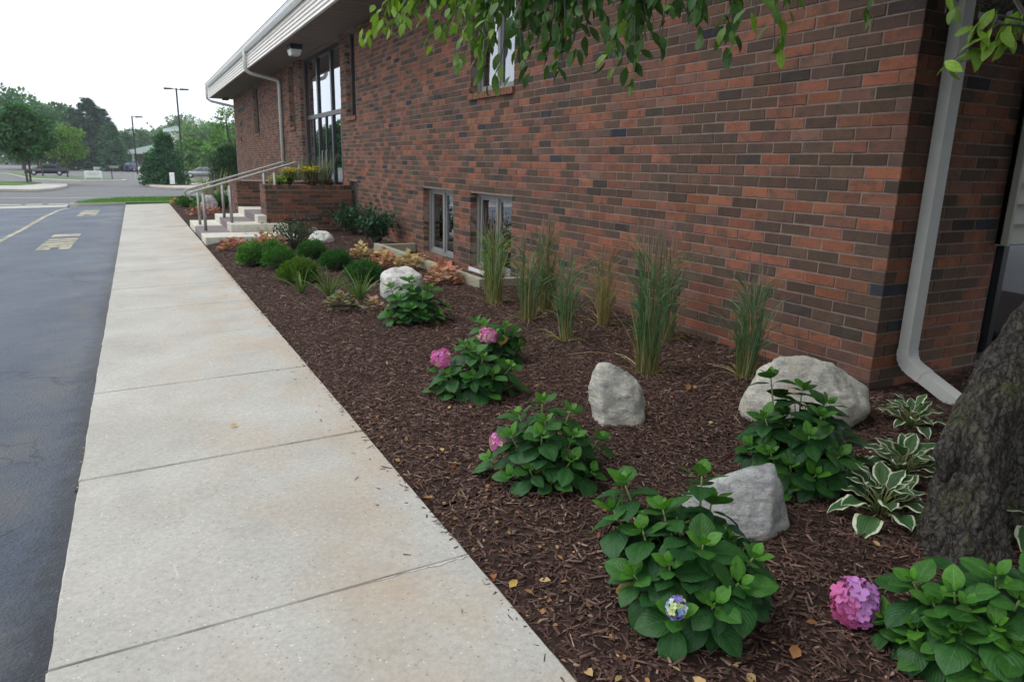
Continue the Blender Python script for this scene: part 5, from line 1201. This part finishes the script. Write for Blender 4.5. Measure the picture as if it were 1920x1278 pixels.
V, F, c = cloud(P, D, rdir(n)+np.array([0, 0, .8]), L, L*.5, vary((.035, .09, .024), n, .3, .15))
if restP:
    m = len(restP); V2, F2, c2 = cloud(np.array(restP), np.array(restD), rdir(m)+np.array([0, 0, .8]), .075, .035, vary((.04, .10, .026), m, .3)); F = np.concatenate([F, F2+len(V)]); V = np.concatenate([V, V2]); c = np.concatenate([c, c2])
cr = np_obj('crown', V-np.array(TL), F, M['leaf'], tree, c); cr['kind'] = 'stuff'

# ================================================================== FAR TREES
def tree_obj(name, base, H, R, lab, col, seed, n=3200, leaf=.32, trunk_h=.28, group=None, squash=1.0, blobs=46, tr=None, low=.12, cat='tree', cone=0):
    e = empty(name, base); tag(e, lab, cat, group); r = random.Random(seed); mb = MB(); tr = tr or H*.012
    mb.tube([(0, 0, -.3), (r.uniform(-.1, .1), r.uniform(-.1, .1), H*trunk_h), (r.uniform(-.3, .3), r.uniform(-.3, .3), H*.8)], [tr*1.3, tr, tr*.3], 7)
    z0 = H*trunk_h*1.05; zc = (H+z0)/2; hz = (H-z0)/2
    d = rdir(blobs); rad = rng.uniform(.25, 1.0, blobs)**.45; B = d*rad[:, None]*np.array([R*.82, R*.82, hz*.85]); B[:, 2] += zc
    if cone:
        hh = rng.random(blobs)**1.3; an = rng.uniform(0, 6.28, blobs); q = R*.85*(1-hh)**cone*np.sqrt(rng.uniform(.2, 1, blobs)); B = np.stack([np.cos(an)*q, np.sin(an)*q, H*(.06+.88*hh)], 1)
    for q in B[:9]: mb.tube([(0, 0, H*trunk_h), tuple(np.array([0, 0, H*trunk_h])*.4+q*.6), tuple(q)], [tr*.6, tr*.35, tr*.1], 5)
    mb.build('trunk', M['bark'], e)
    k = rng.integers(0, blobs, n); u = rdir(n); br = R*rng.uniform(.22, .40, blobs)[k]*(.75 if cone else 1); P = B[k]+u*(br*rng.uniform(.6, 1.05, n))[:, None]*np.array([1, 1, .7*squash])
    tint = rng.uniform(.75, 1.3, blobs)[k]; c = vary(np.array(col)*1.4, n, .22, .1)*tint[:, None]
    V, F, c = cloud(P, u+rdir(n)*.7+np.array([0, 0, -.2]), u*.7+np.array([0, 0, .7])+rdir(n)*.5, rng.uniform(.7, 1.3, n)*leaf, leaf*.6, np.clip(c, 0, 1), LEAF4)
    np_obj('crown', V, F, M['leaf_dull'], e, c); return e
def conifer(name, base, H, R, lab, col, seed, n=3500, leaf=.4, group=None, skirt=.03, power=.9):
    e = empty(name, base); tag(e, lab, 'tree', group); MB().tube([(0, 0, -.3), (0, 0, H*.5), (0, 0, H*.98)], [H*.022, H*.014, H*.003], 6).build('trunk', M['bark'], e)
    nb = 200; t = rng.random(nb)**.85; zb_ = H*(skirt+(1-skirt)*t); ln = R*(1-t)**power*rng.uniform(.8, 1.1, nb)+.15; a = rng.uniform(0, 6.28, nb)
    k = rng.integers(0, nb, n); s = rng.uniform(.15, 1.05, n)**.7; dr = np.stack([np.cos(a), np.sin(a), 0*a], 1)[k]
    P = dr*(ln[k]*s)[:, None]; P[:, 2] = zb_[k]-ln[k]*s*.22+ln[k]*.15*s*s; P += rng.normal(0, 1, (n, 3))*np.array([.16, .16, .07])*R*.35
    V, F, c = cloud(P, dr+rdir(n)*.5+np.array([0, 0, -.25]), np.array([0, 0, 1.])+rdir(n)*.5, rng.uniform(.7, 1.3, n)*leaf, leaf*.45, vary(np.array(col)*2.1, n, .25, .1)*rng.uniform(.75, 1.25, nb)[k][:, None], LEAF4)
    np_obj('crown', V, F, M['leaf_dull'], e, c); return e
def far(px, y): p = at_y(px, y); return Vector((p.x, p.y, zt(p.x, p.y)))
def hgt(px_top, y): p = at_y(px_top, y); return p.z-zt(p.x, p.y)
def wid(dpx, y): return dpx/FPX*y*.82
LOTG = 'young trees on the parking islands'
# near lot trees (dark, left)
b = on_ground((53, 346)); tree_obj('lot_tree', b, hgt((45, 196), b.y), wid(50, b.y), 'dark green island tree nearest the street, thin trunk', (.034, .09, .034), 1, 5200, .30, .33, LOTG)
b = far((10, 0), 62); tree_obj('lot_tree', b, hgt((5, 205), 62), wid(52, 62), 'dark island tree cut by the left picture edge', (.032, .085, .034), 2, 4500, .32, .33, LOTG)
b = far((37, 0), 108); tree_obj('lot_tree', b, hgt((34, 214), 108), wid(36, 108), 'dark island tree just behind the street-side one', (.034, .09, .036), 3, 3000, .32, .32, LOTG)
b = far((86, 0), 100); tree_obj('lot_tree', b, hgt((92, 226), 100), wid(42, 100), 'bright yellow-green island tree behind the black sedan', (.085, .165, .03), 4, 4200, .30, .25, LOTG)
BG = 'tall trees behind the far lot'
for k, (px, top, y, wpx, col, lab, sd_) in enumerate([((0, 0), 150, 170, 50, (.030, .085, .035), 'tallest broad tree at the left picture edge', 11), ((30, 0), 168, 178, 46, (.040, .105, .038), 'mid green broad tree rising over the dark island trees', 12), ((62, 0), 184, 186, 44, (.040, .10, .045), 'soft green tree left of the dark spruces', 13), ((100, 0), 188, 190, 40, (.032, .085, .045), 'bluish green tree touching the tall dark spruce', 14), ((190, 0), 232, 232, 30, (.045, .12, .04), 'rounded green tree right of the spruces', 15),
    ((222, 0), 240, 240, 28, (.045, .10, .05), 'hazy tree behind the shorter lamp post', 16), ((252, 0), 240, 244, 30, (.05, .11, .05), 'hazy tree left of the pavilion roof', 17), ((285, 0), 230, 246, 34, (.065, .13, .055), 'pale green tree above the pavilion roof', 18), ((322, 0), 210, 250, 38, (.060, .12, .05), 'high domed tree behind the pavilion tower', 19), ((352, 0), 226, 190, 36, (.075, .15, .035), 'yellow-green tree right of the pavilion tower', 20), ((385, 0), 230, 186, 36, (.06, .13, .045), 'green tree left of the feathery locust', 21), ((425, 0), 230, 180, 38, (.07, .145, .04), 'green tree right behind the far wall corner', 22), ((345, 0), 262, 125, 30, (.075, .155, .035), 'low bright tree behind the conical one', 23), ((400, 0), 255, 130, 38, (.065, .145, .035), 'low bright tree behind the weeping tree', 24)]):
    b = far(px, y); tree_obj('broadleaf_tree', b, hgt((px[0], top), y), wid(wpx*1.25, y), lab, np.array(col)*1.15, sd_, 5200, .8, .06, BG)
for px, top, y, wpx, col, lab, sd_ in [((140, 0), 184, 178, 38, (.016, .042, .026), 'tall dark spruce, highest of the conifers', 31), ((165, 0), 203, 184, 28, (.018, .048, .030), 'dark spruce leaning against the tallest one', 32), ((112, 0), 203, 182, 30, (.018, .05, .03), 'dark spruce on the left of the tallest one', 33), ((178, 0), 231, 174, 28, (.030, .085, .040), 'mid green conifer before the dark spruces', 34), ((186, 0), 262, 170, 20, (.028, .075, .040), 'small layered spruce beside the motorcycle', 35), ((206, 0), 248, 226, 22, (.026, .07, .036), 'narrow conifer behind the shorter lamp post', 36)]:
    b = far(px, y); conifer('spruce', b, hgt((px[0], top), y), wid(wpx*1.35, y), lab, np.array(col)*1.1, sd_, 6500, .8, 'conifers behind the far lot', power=.75)
b = on_ground((316, 349)); tree_obj('conical_tree', b, hgt((312, 250), b.y), wid(48, b.y), 'dense conical dark green tree by the white sign pillar', (.030, .082, .040), 41, 7000, .20, .05, None, 1.3, 70, .06, cone=.75)
b = on_ground((290, 347)); tree_obj('leafy_bush', b, hgt((285, 283), b.y), wid(27, b.y), 'broad leafy bush on the left of the conical tree', (.040, .098, .036), 42, 3000, .20, .05, None, 1.2, 40, .05, cone=.45, cat='bush')
# feathery locust at the far corner and the weeping tree
b = far((415, 0), 44); e = tree_obj('locust_tree', b, hgt((400, 185), 44), wid(44, 44), 'airy feathery locust tree at the far end of the building', (.075, .15, .05), 51, 1300, .16, .35, None, .7, 26, .07)
b = far((408, 0), 38.5); e = empty('weeping_tree', b); tag(e, 'dense weeping mulberry with hanging dark foliage at the far corner', 'tree')
Hh = hgt((405, 268), 38.5); Rr = wid(42, 38.5); n = 5200; a = rng.uniform(0, 6.28, n); q = np.sqrt(rng.random(n)); zt_ = Hh*(1-.25*q**2); zz = zt_-rng.random(n)**.8*(zt_-.35)*np.where(q > .55, 1, .35); P = np.stack([np.cos(a)*q*Rr, np.sin(a)*q*Rr, zz], 1)
V, F, c = cloud(P, rdir(n)*.4+np.array([0, 0, -1.]), np.stack([np.cos(a), np.sin(a), 0*a], 1)+rdir(n)*.4, rng.uniform(.09, .16, n), .08, vary((.022, .062, .024), n, .35), LEAF4); np_obj('crown', V, F, M['leaf'], e, c)
MB().tube([(0, 0, -.2), (.05, 0, Hh*.6), (0, .05, Hh*.9)], [.09, .07, .03], 7).build('trunk', M['bark'], e)
# wooded backdrop that reads as one mass
n = 14000; k = np.arange(46); bx = np.array([at_y((-160+14*i, 300), 268+12*math.sin(i*1.7)) for i in k]); hb = np.array([hgt((-160+14*i, 246+9*math.sin(i*2.3)+6*math.sin(i*.9)), 268) for i in k])
j = rng.integers(0, 46, n); u = rdir(n); P = bx[j]+u*np.array([3.6, 3.6, 2.6]); P[:, 2] = -1.5+rng.random(n)**.85*hb[j]*(1-.18*(u[:, 0]**2+u[:, 1]**2))
V, F, c = cloud(P, u+rdir(n)*.6, u+np.array([0, 0, .6]), rng.uniform(.8, 1.4, n), .7, vary((.065, .13, .06), n, .25)*rng.uniform(.7, 1.25, 46)[j][:, None], LEAF4)
tag(np_obj('distant_woods', V, F, M['leaf_dull'], None, np.clip(c, 0, 1)), 'soft green wood closing the far end of the street', 'woods', kind='stuff')
# trees across the lot, seen in the window glass
for k, (x, y, H, col) in enumerate([(-34, 2, 9, (.03, .08, .03)), (-36, 13, 11, (.035, .09, .03)), (-33, 26, 8, (.04, .10, .03)), (-37, 40, 10, (.03, .08, .03)), (-32, 56, 9, (.035, .09, .03)), (-38, -10, 10, (.035, .09, .03)), (-35, 74, 11, (.03, .085, .03)), (-36, 95, 12, (.03, .085, .03))]):
    tree_obj('broadleaf_tree', Vector((x, y, zt(x, y)-.1)), H, H*.42, 'tree across the lot, seen only mirrored in the window glass', col, 60+k, 1500, .5, .22, 'trees across the lot mirrored in the windows')

for k, (x, y, H, R_) in enumerate([(6.8, -4.2, 6.5, 2.6), (3.4, -7.5, 7, 3.0), (10.5, -2.0, 6.5, 2.6)]):  # trees out of view, added to block light reaching the end wall
    tree_obj('broadleaf_tree', Vector((x, y, zt(x, y)-.1)), H, R_, ('dense tree added behind the viewpoint to shade the end wall, mirrored in its window', 'second tree added behind the viewpoint to shade the end wall, mirrored in its window', 'tree added for shade right of the end wall, beyond the picture edge')[k], (.03, .075, .025), 80+k, 9000, .22, .14, 'out-of-view trees added for shade', 1, 60)

# ================================================================== FAR LOT: ISLANDS, SIGNS, LAMPS, CARS
def island(name, px, z, mat, kind='structure'):
    return blob_patch(name, [tuple(on_ground(q).xy) for q in px], z, mat, None, kind)
island('island_kerb', [(-200, 352), (-60, 357), (66, 359), (100, 356), (127, 351), (126, 347), (80, 345.5), (20, 341), (-200, 339)], .10, M['concrete'])
island('island_lawn', [(-200, 350), (-40, 351), (30, 351), (62, 349), (79, 346.5), (60, 344), (10, 342), (-200, 340)], .13, M['grass'])
island('strip_kerb', [(-60, 322), (12, 325), (60, 336.5), (150, 340.5), (235, 339.5), (238, 338), (160, 336.5), (60, 331), (30, 324), (-60, 320)], .08, M['concrete'])
island('strip_lawn', [(-50, 321.8), (14, 325), (62, 335.5), (150, 339.3), (229, 338.7), (229, 337.4), (160, 336.8), (64, 331.5), (32, 324.2), (-50, 320.2)], .11, M['grass'])
island('island_kerb', [(270, 346), (285, 351.5), (330, 355), (520, 357), (520, 345), (340, 344), (290, 343)], .10, M['concrete'])
island('island_lawn', [(338, 344.6), (420, 346), (520, 346), (520, 342), (390, 341), (340, 341.5)], .14, M['grass'])
island('far_verge', [(100, 317.5), (150, 318.5), (242, 318), (245, 315.5), (200, 314), (60, 314)], .10, M['grass'])
blob_patch('yellow_kerb', [tuple(on_ground(q).xy) for q in [(150, 319.4), (242, 318.9), (242, 318.2), (150, 318.6)]], .14, M['yellow'])
def rot_part(e, mb, name, mat, smooth=False): return mb.build(name, mat, e, smooth)
def lamp(px_base, y, px_top, heads, lab):
    b = far(px_base, y); H = hgt(px_top, y); e = empty('lamp_post', b); tag(e, lab, 'lamp post', 'parking lot lamp posts')
    MB().box((-.07, -.07, .4), (.07, .07, H)).build('pole', M['blackmetal'], e); MB().tube([(0, 0, -.2), (0, 0, .55)], .28, 12).build('base', M['concrete'], e)
    for s in heads:
        MB().box((s*.07 if s > 0 else -.35, -.03, H-.12), (.35 if s > 0 else -.07, .03, H-.05)).build('arm', M['blackmetal'], e)
        x0, x1 = (.3, 1.0) if s > 0 else (-1.0, -.3)
        MB().add([(x0, -.2, H-.16), (x1, -.2, H-.11), (x1, .2, H-.11), (x0, .2, H-.16), (x0, -.17, H+.0), (x1, -.17, H+.0), (x1, .17, H), (x0, .17, H)], [(0, 3, 2, 1), (4, 5, 6, 7), (0, 1, 5, 4), (1, 2, 6, 5), (2, 3, 7, 6), (3, 0, 4, 7)]).build('lamp_head', M['blackmetal'], e)
lamp((316, 0), 72, (304, 164), (-1, 1), 'tall double-headed black lamp post behind the conical tree'); b = on_ground((225, 336)); lamp((225, 0), b.y, (213, 216), (1,), 'shorter single-headed black lamp post on the strip')
b = on_ground((176, 338)); e = empty('sign_board', b); tag(e, 'low white sign board on two legs on the grass strip', 'sign'); sc = b.y/FPX*.82
MB().bbox((-15*sc, -.03, 5*sc), (15*sc, .03, 18*sc), .01).build('panel', M['white'], e)
for s in (-14, 14): MB().box((s*sc-.04, -.025, -.1), (s*sc+.04, .025, 6*sc)).build('leg', M['white'], e)
mb = MB()
for q, wq in ((14.5, 9), (12, 11), (9.5, 8)): mb.box((-wq*sc, -.034, q*sc), (wq*sc, -.031, (q+.7)*sc))
mb.build('faint_print', M['curtain'], e)
b = on_ground((211, 338)); e = empty('post_sign', b); tag(e, 'small grey sign on a thin dark post by the lamp', 'sign'); sc = b.y/FPX*.82
MB().box((-.04, -.04, -.1), (.04, .04, 27*sc)).build('post', M['blackmetal'], e); MB().box((-3*sc, -.06, 23*sc), (13*sc, -.045, 28*sc)).build('panel', M['win_frame'], e)
b = on_ground((324, 350)); e = empty('sign_pillar', b); tag(e, 'white sign pillar on a dark foot beside the conical tree', 'sign'); sc = b.y/FPX*.82
MB().bbox((-4.5*sc, -.12, 5*sc), (4.5*sc, .12, 28*sc), .02).build('panel', M['white'], e); MB().box((-2.2*sc, -.08, -.1), (2.4*sc, .08, 5.2*sc)).build('foot', M['blackmetal'], e)
b = far((149, 0), 172); e = empty('low_sign', b); tag(e, 'small low white sign on the verge before the spruces', 'sign'); MB().bbox((-.95, -.1, .05), (.95, .1, .75), .02).build('panel', M['white'], e); MB().box((-.8, -.15, -.1), (.8, .15, .06)).build('plinth', M['concrete'], e)

def wheel(e, x, y, r, wd):
    t = MB().tube([(x, y-wd/2, r), (x, y-wd/2+.03, r), (x, y+wd/2-.03, r), (x, y+wd/2, r)], [r*.92, r, r, r*.92], 18).build('tyre', M['tyre'], e, True)
    wh = bpy.data.objects.new('wheel', None); return t
def car(base, rz, prof, green, wheels, Wd, mats, name, lab, win, r=.32, group='parked cars', spare=False):
    """prof: lower body outline (x,z); green: cabin outline; x forward"""
    e = empty(name, base, rz); tag(e, lab, 'car', group)
    def loft(poly, ins, nm, mat, w_):
        mb = MB(); n = len(poly); zs = [z for _, z in poly]; za, zb_ = min(zs), max(zs); L = []
        for s, f in ((-1, 1.0), (1, 1.0)):
            L.append([(x, s*(w_/2-ins*((z-za)/(zb_-za))**1.5), z) for x, z in poly])
        mb.add(L[0]+L[1], [tuple(range(n)), tuple(range(2*n-1, n-1, -1))]+[(i, n+i, n+(i+1) % n, (i+1) % n) for i in range(n)])
        bm = bmesh.new(); me = mb.mesh(nm); bm.from_mesh(me); bmesh.ops.recalc_face_normals(bm, faces=bm.faces); bmesh.ops.bevel(bm, geom=bm.edges[:], offset=.035, segments=2, affect='EDGES', clamp_overlap=True); bm.to_mesh(me); bm.free()
        me.materials.append(mat); me.polygons.foreach_set('use_smooth', [True]*len(me.polygons)); return link(bpy.data.objects.new(nm, me), e)
    body = loft(prof, .06, 'body', mats, Wd); cab = loft(green, .22, 'cabin', mats, Wd-.10)
    za, zb_ = min(z for _, z in green), max(z for _, z in green); w_ = Wd-.10
    for s in (-1, 1):
        for poly in win:
            Y_ = lambda z: s*(w_/2-.22*((z-za)/(zb_-za))**1.5+.004)
            MB().add([(x, Y_(z), z) for x, z in poly]+[(x, Y_(z)-s*.02, z) for x, z in poly], [tuple(range(len(poly)))]+[(i, len(poly)+i, len(poly)+(i+1) % len(poly), (i+1) % len(poly)) for i in range(len(poly))]).build('side_window', M['glasscar'], e)
    gx = sorted(green, key=lambda q: q[0])
    for (x0, z0), (x1, z1), nm in ((green[0], green[1], 'rear_window'), (green[-1], green[-2], 'windscreen')):
        a = Vector((x0, 0, z0)); b_ = Vector((x1, 0, z1)); o_ = Vector((-(b_.z-a.z), 0, (b_.x-a.x))).normalized(); o_ = o_ if (o_.x < 0) == (nm == 'rear_window') or o_.z > 0 else -o_
        if o_.z < 0: o_ = -o_
        p0, p1 = a.lerp(b_, .12)+o_*.012, a.lerp(b_, .86)+o_*.012; h0, h1 = w_/2-.12, w_/2-.30
        MB().add([(p0.x, -h0, p0.z), (p0.x, h0, p0.z), (p1.x, h1, p1.z), (p1.x, -h1, p1.z)], [(0, 1, 2, 3)]).build(nm, M['glasscar'], e)
    xs_ = [x for x, _ in prof]; xr, xf = min(xs_), max(xs_)
    for s in (-1, 1):
        MB().bbox((xr-.01, s*(Wd/2-.22)-.13, .62), (xr+.06, s*(Wd/2-.22)+.13, .82), .01).build('tail_light', M['tail'], e); MB().bbox((xf-.10, s*(Wd/2-.25)-.14, .52), (xf-.005, s*(Wd/2-.25)+.14, .66), .01).build('headlight', M['head'], e)
        for wx in wheels:
            yw = s*(Wd/2-.10); wo = MB().tube([(wx, yw-.1, r), (wx, yw-.07, r), (wx, yw+.07, r), (wx, yw+.1, r)], [r*.9, r, r, r*.9], 20).build('wheel', M['tyre'], e, True)
            MB().tube([(wx, yw+s*.09, r), (wx, yw+s*.115, r)], [r*.62, r*.5], 14).build('rim', M['rim'], wo, True)
    MB().box((xr-.03, -Wd/2+.1, .28), (xr+.05, Wd/2-.1, .42)).build('bumper', M['plastic'], e); MB().box((xf-.05, -Wd/2+.1, .26), (xf+.03, Wd/2-.1, .40)).build('bumper', M['plastic'], e)
    if spare: MB().tube([(xr-.22, 0, .95), (xr-.02, 0, .95)], .34, 18).build('spare_wheel', M['tyre'], e, True)
    return e
sed = [(-2.4, .38), (-2.42, .75), (-2.3, .92), (-1.5, .97), (1.0, .93), (2.2, .78), (2.42, .60), (2.4, .34), (1.9, .24), (-1.9, .24)]; sg = [(-1.75, .93), (-1.0, 1.36), (-.3, 1.41), (.35, 1.37), (1.25, .90)]
swin = [[(-1.15, .99), (-.85, 1.29), (-.28, 1.34), (-.28, .98)], [(-.20, .98), (-.20, 1.34), (.30, 1.31), (.85, .96)]]
b = on_ground((89, 328.6)); car(b, math.pi+.05, sed, sg, (-1.4, 1.42), 1.8, M['car_black'], 'sedan', 'black sedan parked side-on behind the island trees', swin)
suv = [(-2.1, .42), (-2.12, .95), (-2.05, 1.05), (1.0, 1.05), (2.0, .98), (2.15, .75), (2.12, .40), (1.8, .34), (-1.8, .34)]; vg = [(-2.08, 1.03), (-1.95, 1.68), (-1.2, 1.76), (.3, 1.72), (1.0, 1.03)]
vwin = [[(-1.85, 1.12), (-1.75, 1.60), (-1.15, 1.63), (-1.15, 1.12)], [(-1.05, 1.12), (-1.05, 1.63), (-.35, 1.62), (-.35, 1.12)], [(-.27, 1.12), (-.27, 1.62), (.20, 1.58), (.62, 1.12)]]
b = on_ground((253, 322)); car(b, math.radians(52), suv, vg, (-1.3, 1.3), 1.8, M['car_blue'], 'suv', 'dark blue boxy car before the pavilion, spare wheel on its back', vwin, .37, spare=True)
b = on_ground((277, 323)); car(b, math.radians(60), sed, sg, (-1.4, 1.42), 1.8, M['car_white'], 'sedan', 'white car half hidden by the conical tree', swin)
b = far((354, 0), 104); car(b, math.radians(170), sed, sg, (-1.4, 1.42), 1.8, M['car_silver'], 'sedan', 'grey car seen between the conical and weeping trees', swin)
b = far((211, 0), 182); car(b, math.radians(15), suv, vg, (-1.3, 1.3), 1.8, M['car_silver'], 'suv', 'grey car parked behind the post sign', vwin, .36)
# motorcycle
b = on_ground((179, 319.4)); e = empty('motorcycle', b, .15); tag(e, 'dark motorcycle parked at the yellow kerb', 'motorcycle')
for x in (-.72, .75):
    wo = MB().tube([(x, -.06, .33), (x, -.03, .33), (x, .03, .33), (x, .06, .33)], [.28, .33, .33, .28], 18).build('wheel', M['tyre'], e, True); MB().tube([(x, -.065, .33), (x, .065, .33)], .17, 12).build('rim', M['rim'], wo)
MB().bbox((-.35, -.16, .30), (.30, .16, .62), .05).build('engine', M['rim'], e); MB().bbox((-.10, -.15, .66), (.42, .15, .92), .07).build('fuel_tank', M['tail'], e); MB().bbox((-.85, -.14, .68), (-.08, .14, .80), .05).build('seat', M['plastic'], e)
MB().tube([(.75, .09, .33), (.52, .09, .95), (.45, .09, 1.05)], .03, 6).tube([(.75, -.09, .33), (.52, -.09, .95), (.45, -.09, 1.05)], .03, 6).build('fork', M['rim'], e); MB().tube([(.28, -.38, 1.05), (.45, -.1, 1.08), (.45, .1, 1.08), (.28, .38, 1.05)], .02, 6).build('handlebar', M['rim'], e); MB().tube([(.55, 0, .92), (.68, 0, .92)], [.06, .1], 10).build('headlight', M['head'], e)
MB().tube([(-.1, .16, .3), (-.95, .2, .3)], .05, 8).build('exhaust', M['rim'], e); MB().bbox((-1.0, -.12, .62), (-.55, .12, .70), .02).build('rear_fender', M['car_black'], e)

# pavilion with green roof
yp = 205; c = far((300, 0), yp); e = empty('pavilion', c); tag(e, 'low pavilion with wide green hipped roof and square tower', 'building'); sc = yp/FPX*.80
def pz(y_): p = at_y((260, y_), yp); return p.z-c.z
ze, zf, zr = pz(288.5), pz(283), pz(266); x0, x1, dpt = -84*sc, 120*sc, 9
MB().box((x0, -dpt, ze), (x1, dpt, zf)).build('eave', M['white'], e)
MB().add([(x0, -dpt, zf), (x1, -dpt, zf), (x1, dpt, zf), (x0, dpt, zf), (x0+66*sc, -1.6, zr), (x1-30*sc, -1.6, zr), (x1-30*sc, 1.6, zr), (x0+66*sc, 1.6, zr)], [(0, 1, 5, 4), (1, 2, 6, 5), (2, 3, 7, 6), (3, 0, 4, 7), (4, 5, 6, 7)]).build('roof', M['greenroof'], e)
MB().box((-22*sc, -1.9, zr-.1), (8*sc, 1.9, pz(263))).build('tower_base', M['white'], e)
MB().box((-4*sc, -1.3, pz(263)), (22*sc, 1.3, pz(244))).build('tower', M['siding'], e); MB().box((-15*sc, -2.4, pz(245)), (33*sc, 2.4, pz(240))).build('tower_eave', M['white'], e)
MB().add([(-14*sc, -2.3, pz(240)), (32*sc, -2.3, pz(240)), (32*sc, 2.3, pz(240)), (-14*sc, 2.3, pz(240)), (8*sc, 0, pz(233))], [(0, 1, 4), (1, 2, 4), (2, 3, 4), (3, 0, 4)]).build('tower_roof', M['greenroof'], e)
for x in (-75, -30, 15, 60, 105): MB().box((x*sc-.22, -dpt+.5, -.2), (x*sc+.22, -dpt+.95, ze)).build('post', M['white'], e)
MB().box((x0+2, -1, -.2), (x1-1, dpt-.6, ze-.01)).build('wall', M['step_brown'], e)
for x in (-60, -40, -12, 35): MB().box((x*sc-.8, -1.06, .7), (x*sc+.8, -1.005, 2.2)).build('window', M['glasscar'], e)

# ================================================================== THIN SUMMER HAZE
hz = MB().box((-260, -70, -2.6), (200, 330, 34)).build('haze', None); hz['kind'] = 'stuff'; tag(hz, 'thin pale summer haze in the air over the whole place', 'haze')
hm = bpy.data.materials.new('haze'); hm.use_nodes = True; hn = hm.node_tree; hn.nodes.remove(hn.nodes['Principled BSDF'])
pv = hn.nodes.new('ShaderNodeVolumePrincipled'); pv.inputs['Color'].default_value = (.93, .97, 1.0, 1); pv.inputs['Density'].default_value = .00042; pv.inputs['Anisotropy'].default_value = .2
hn.links.new(pv.outputs[0], hn.nodes['Material Output'].inputs['Volume']); hz.data.materials.append(hm)
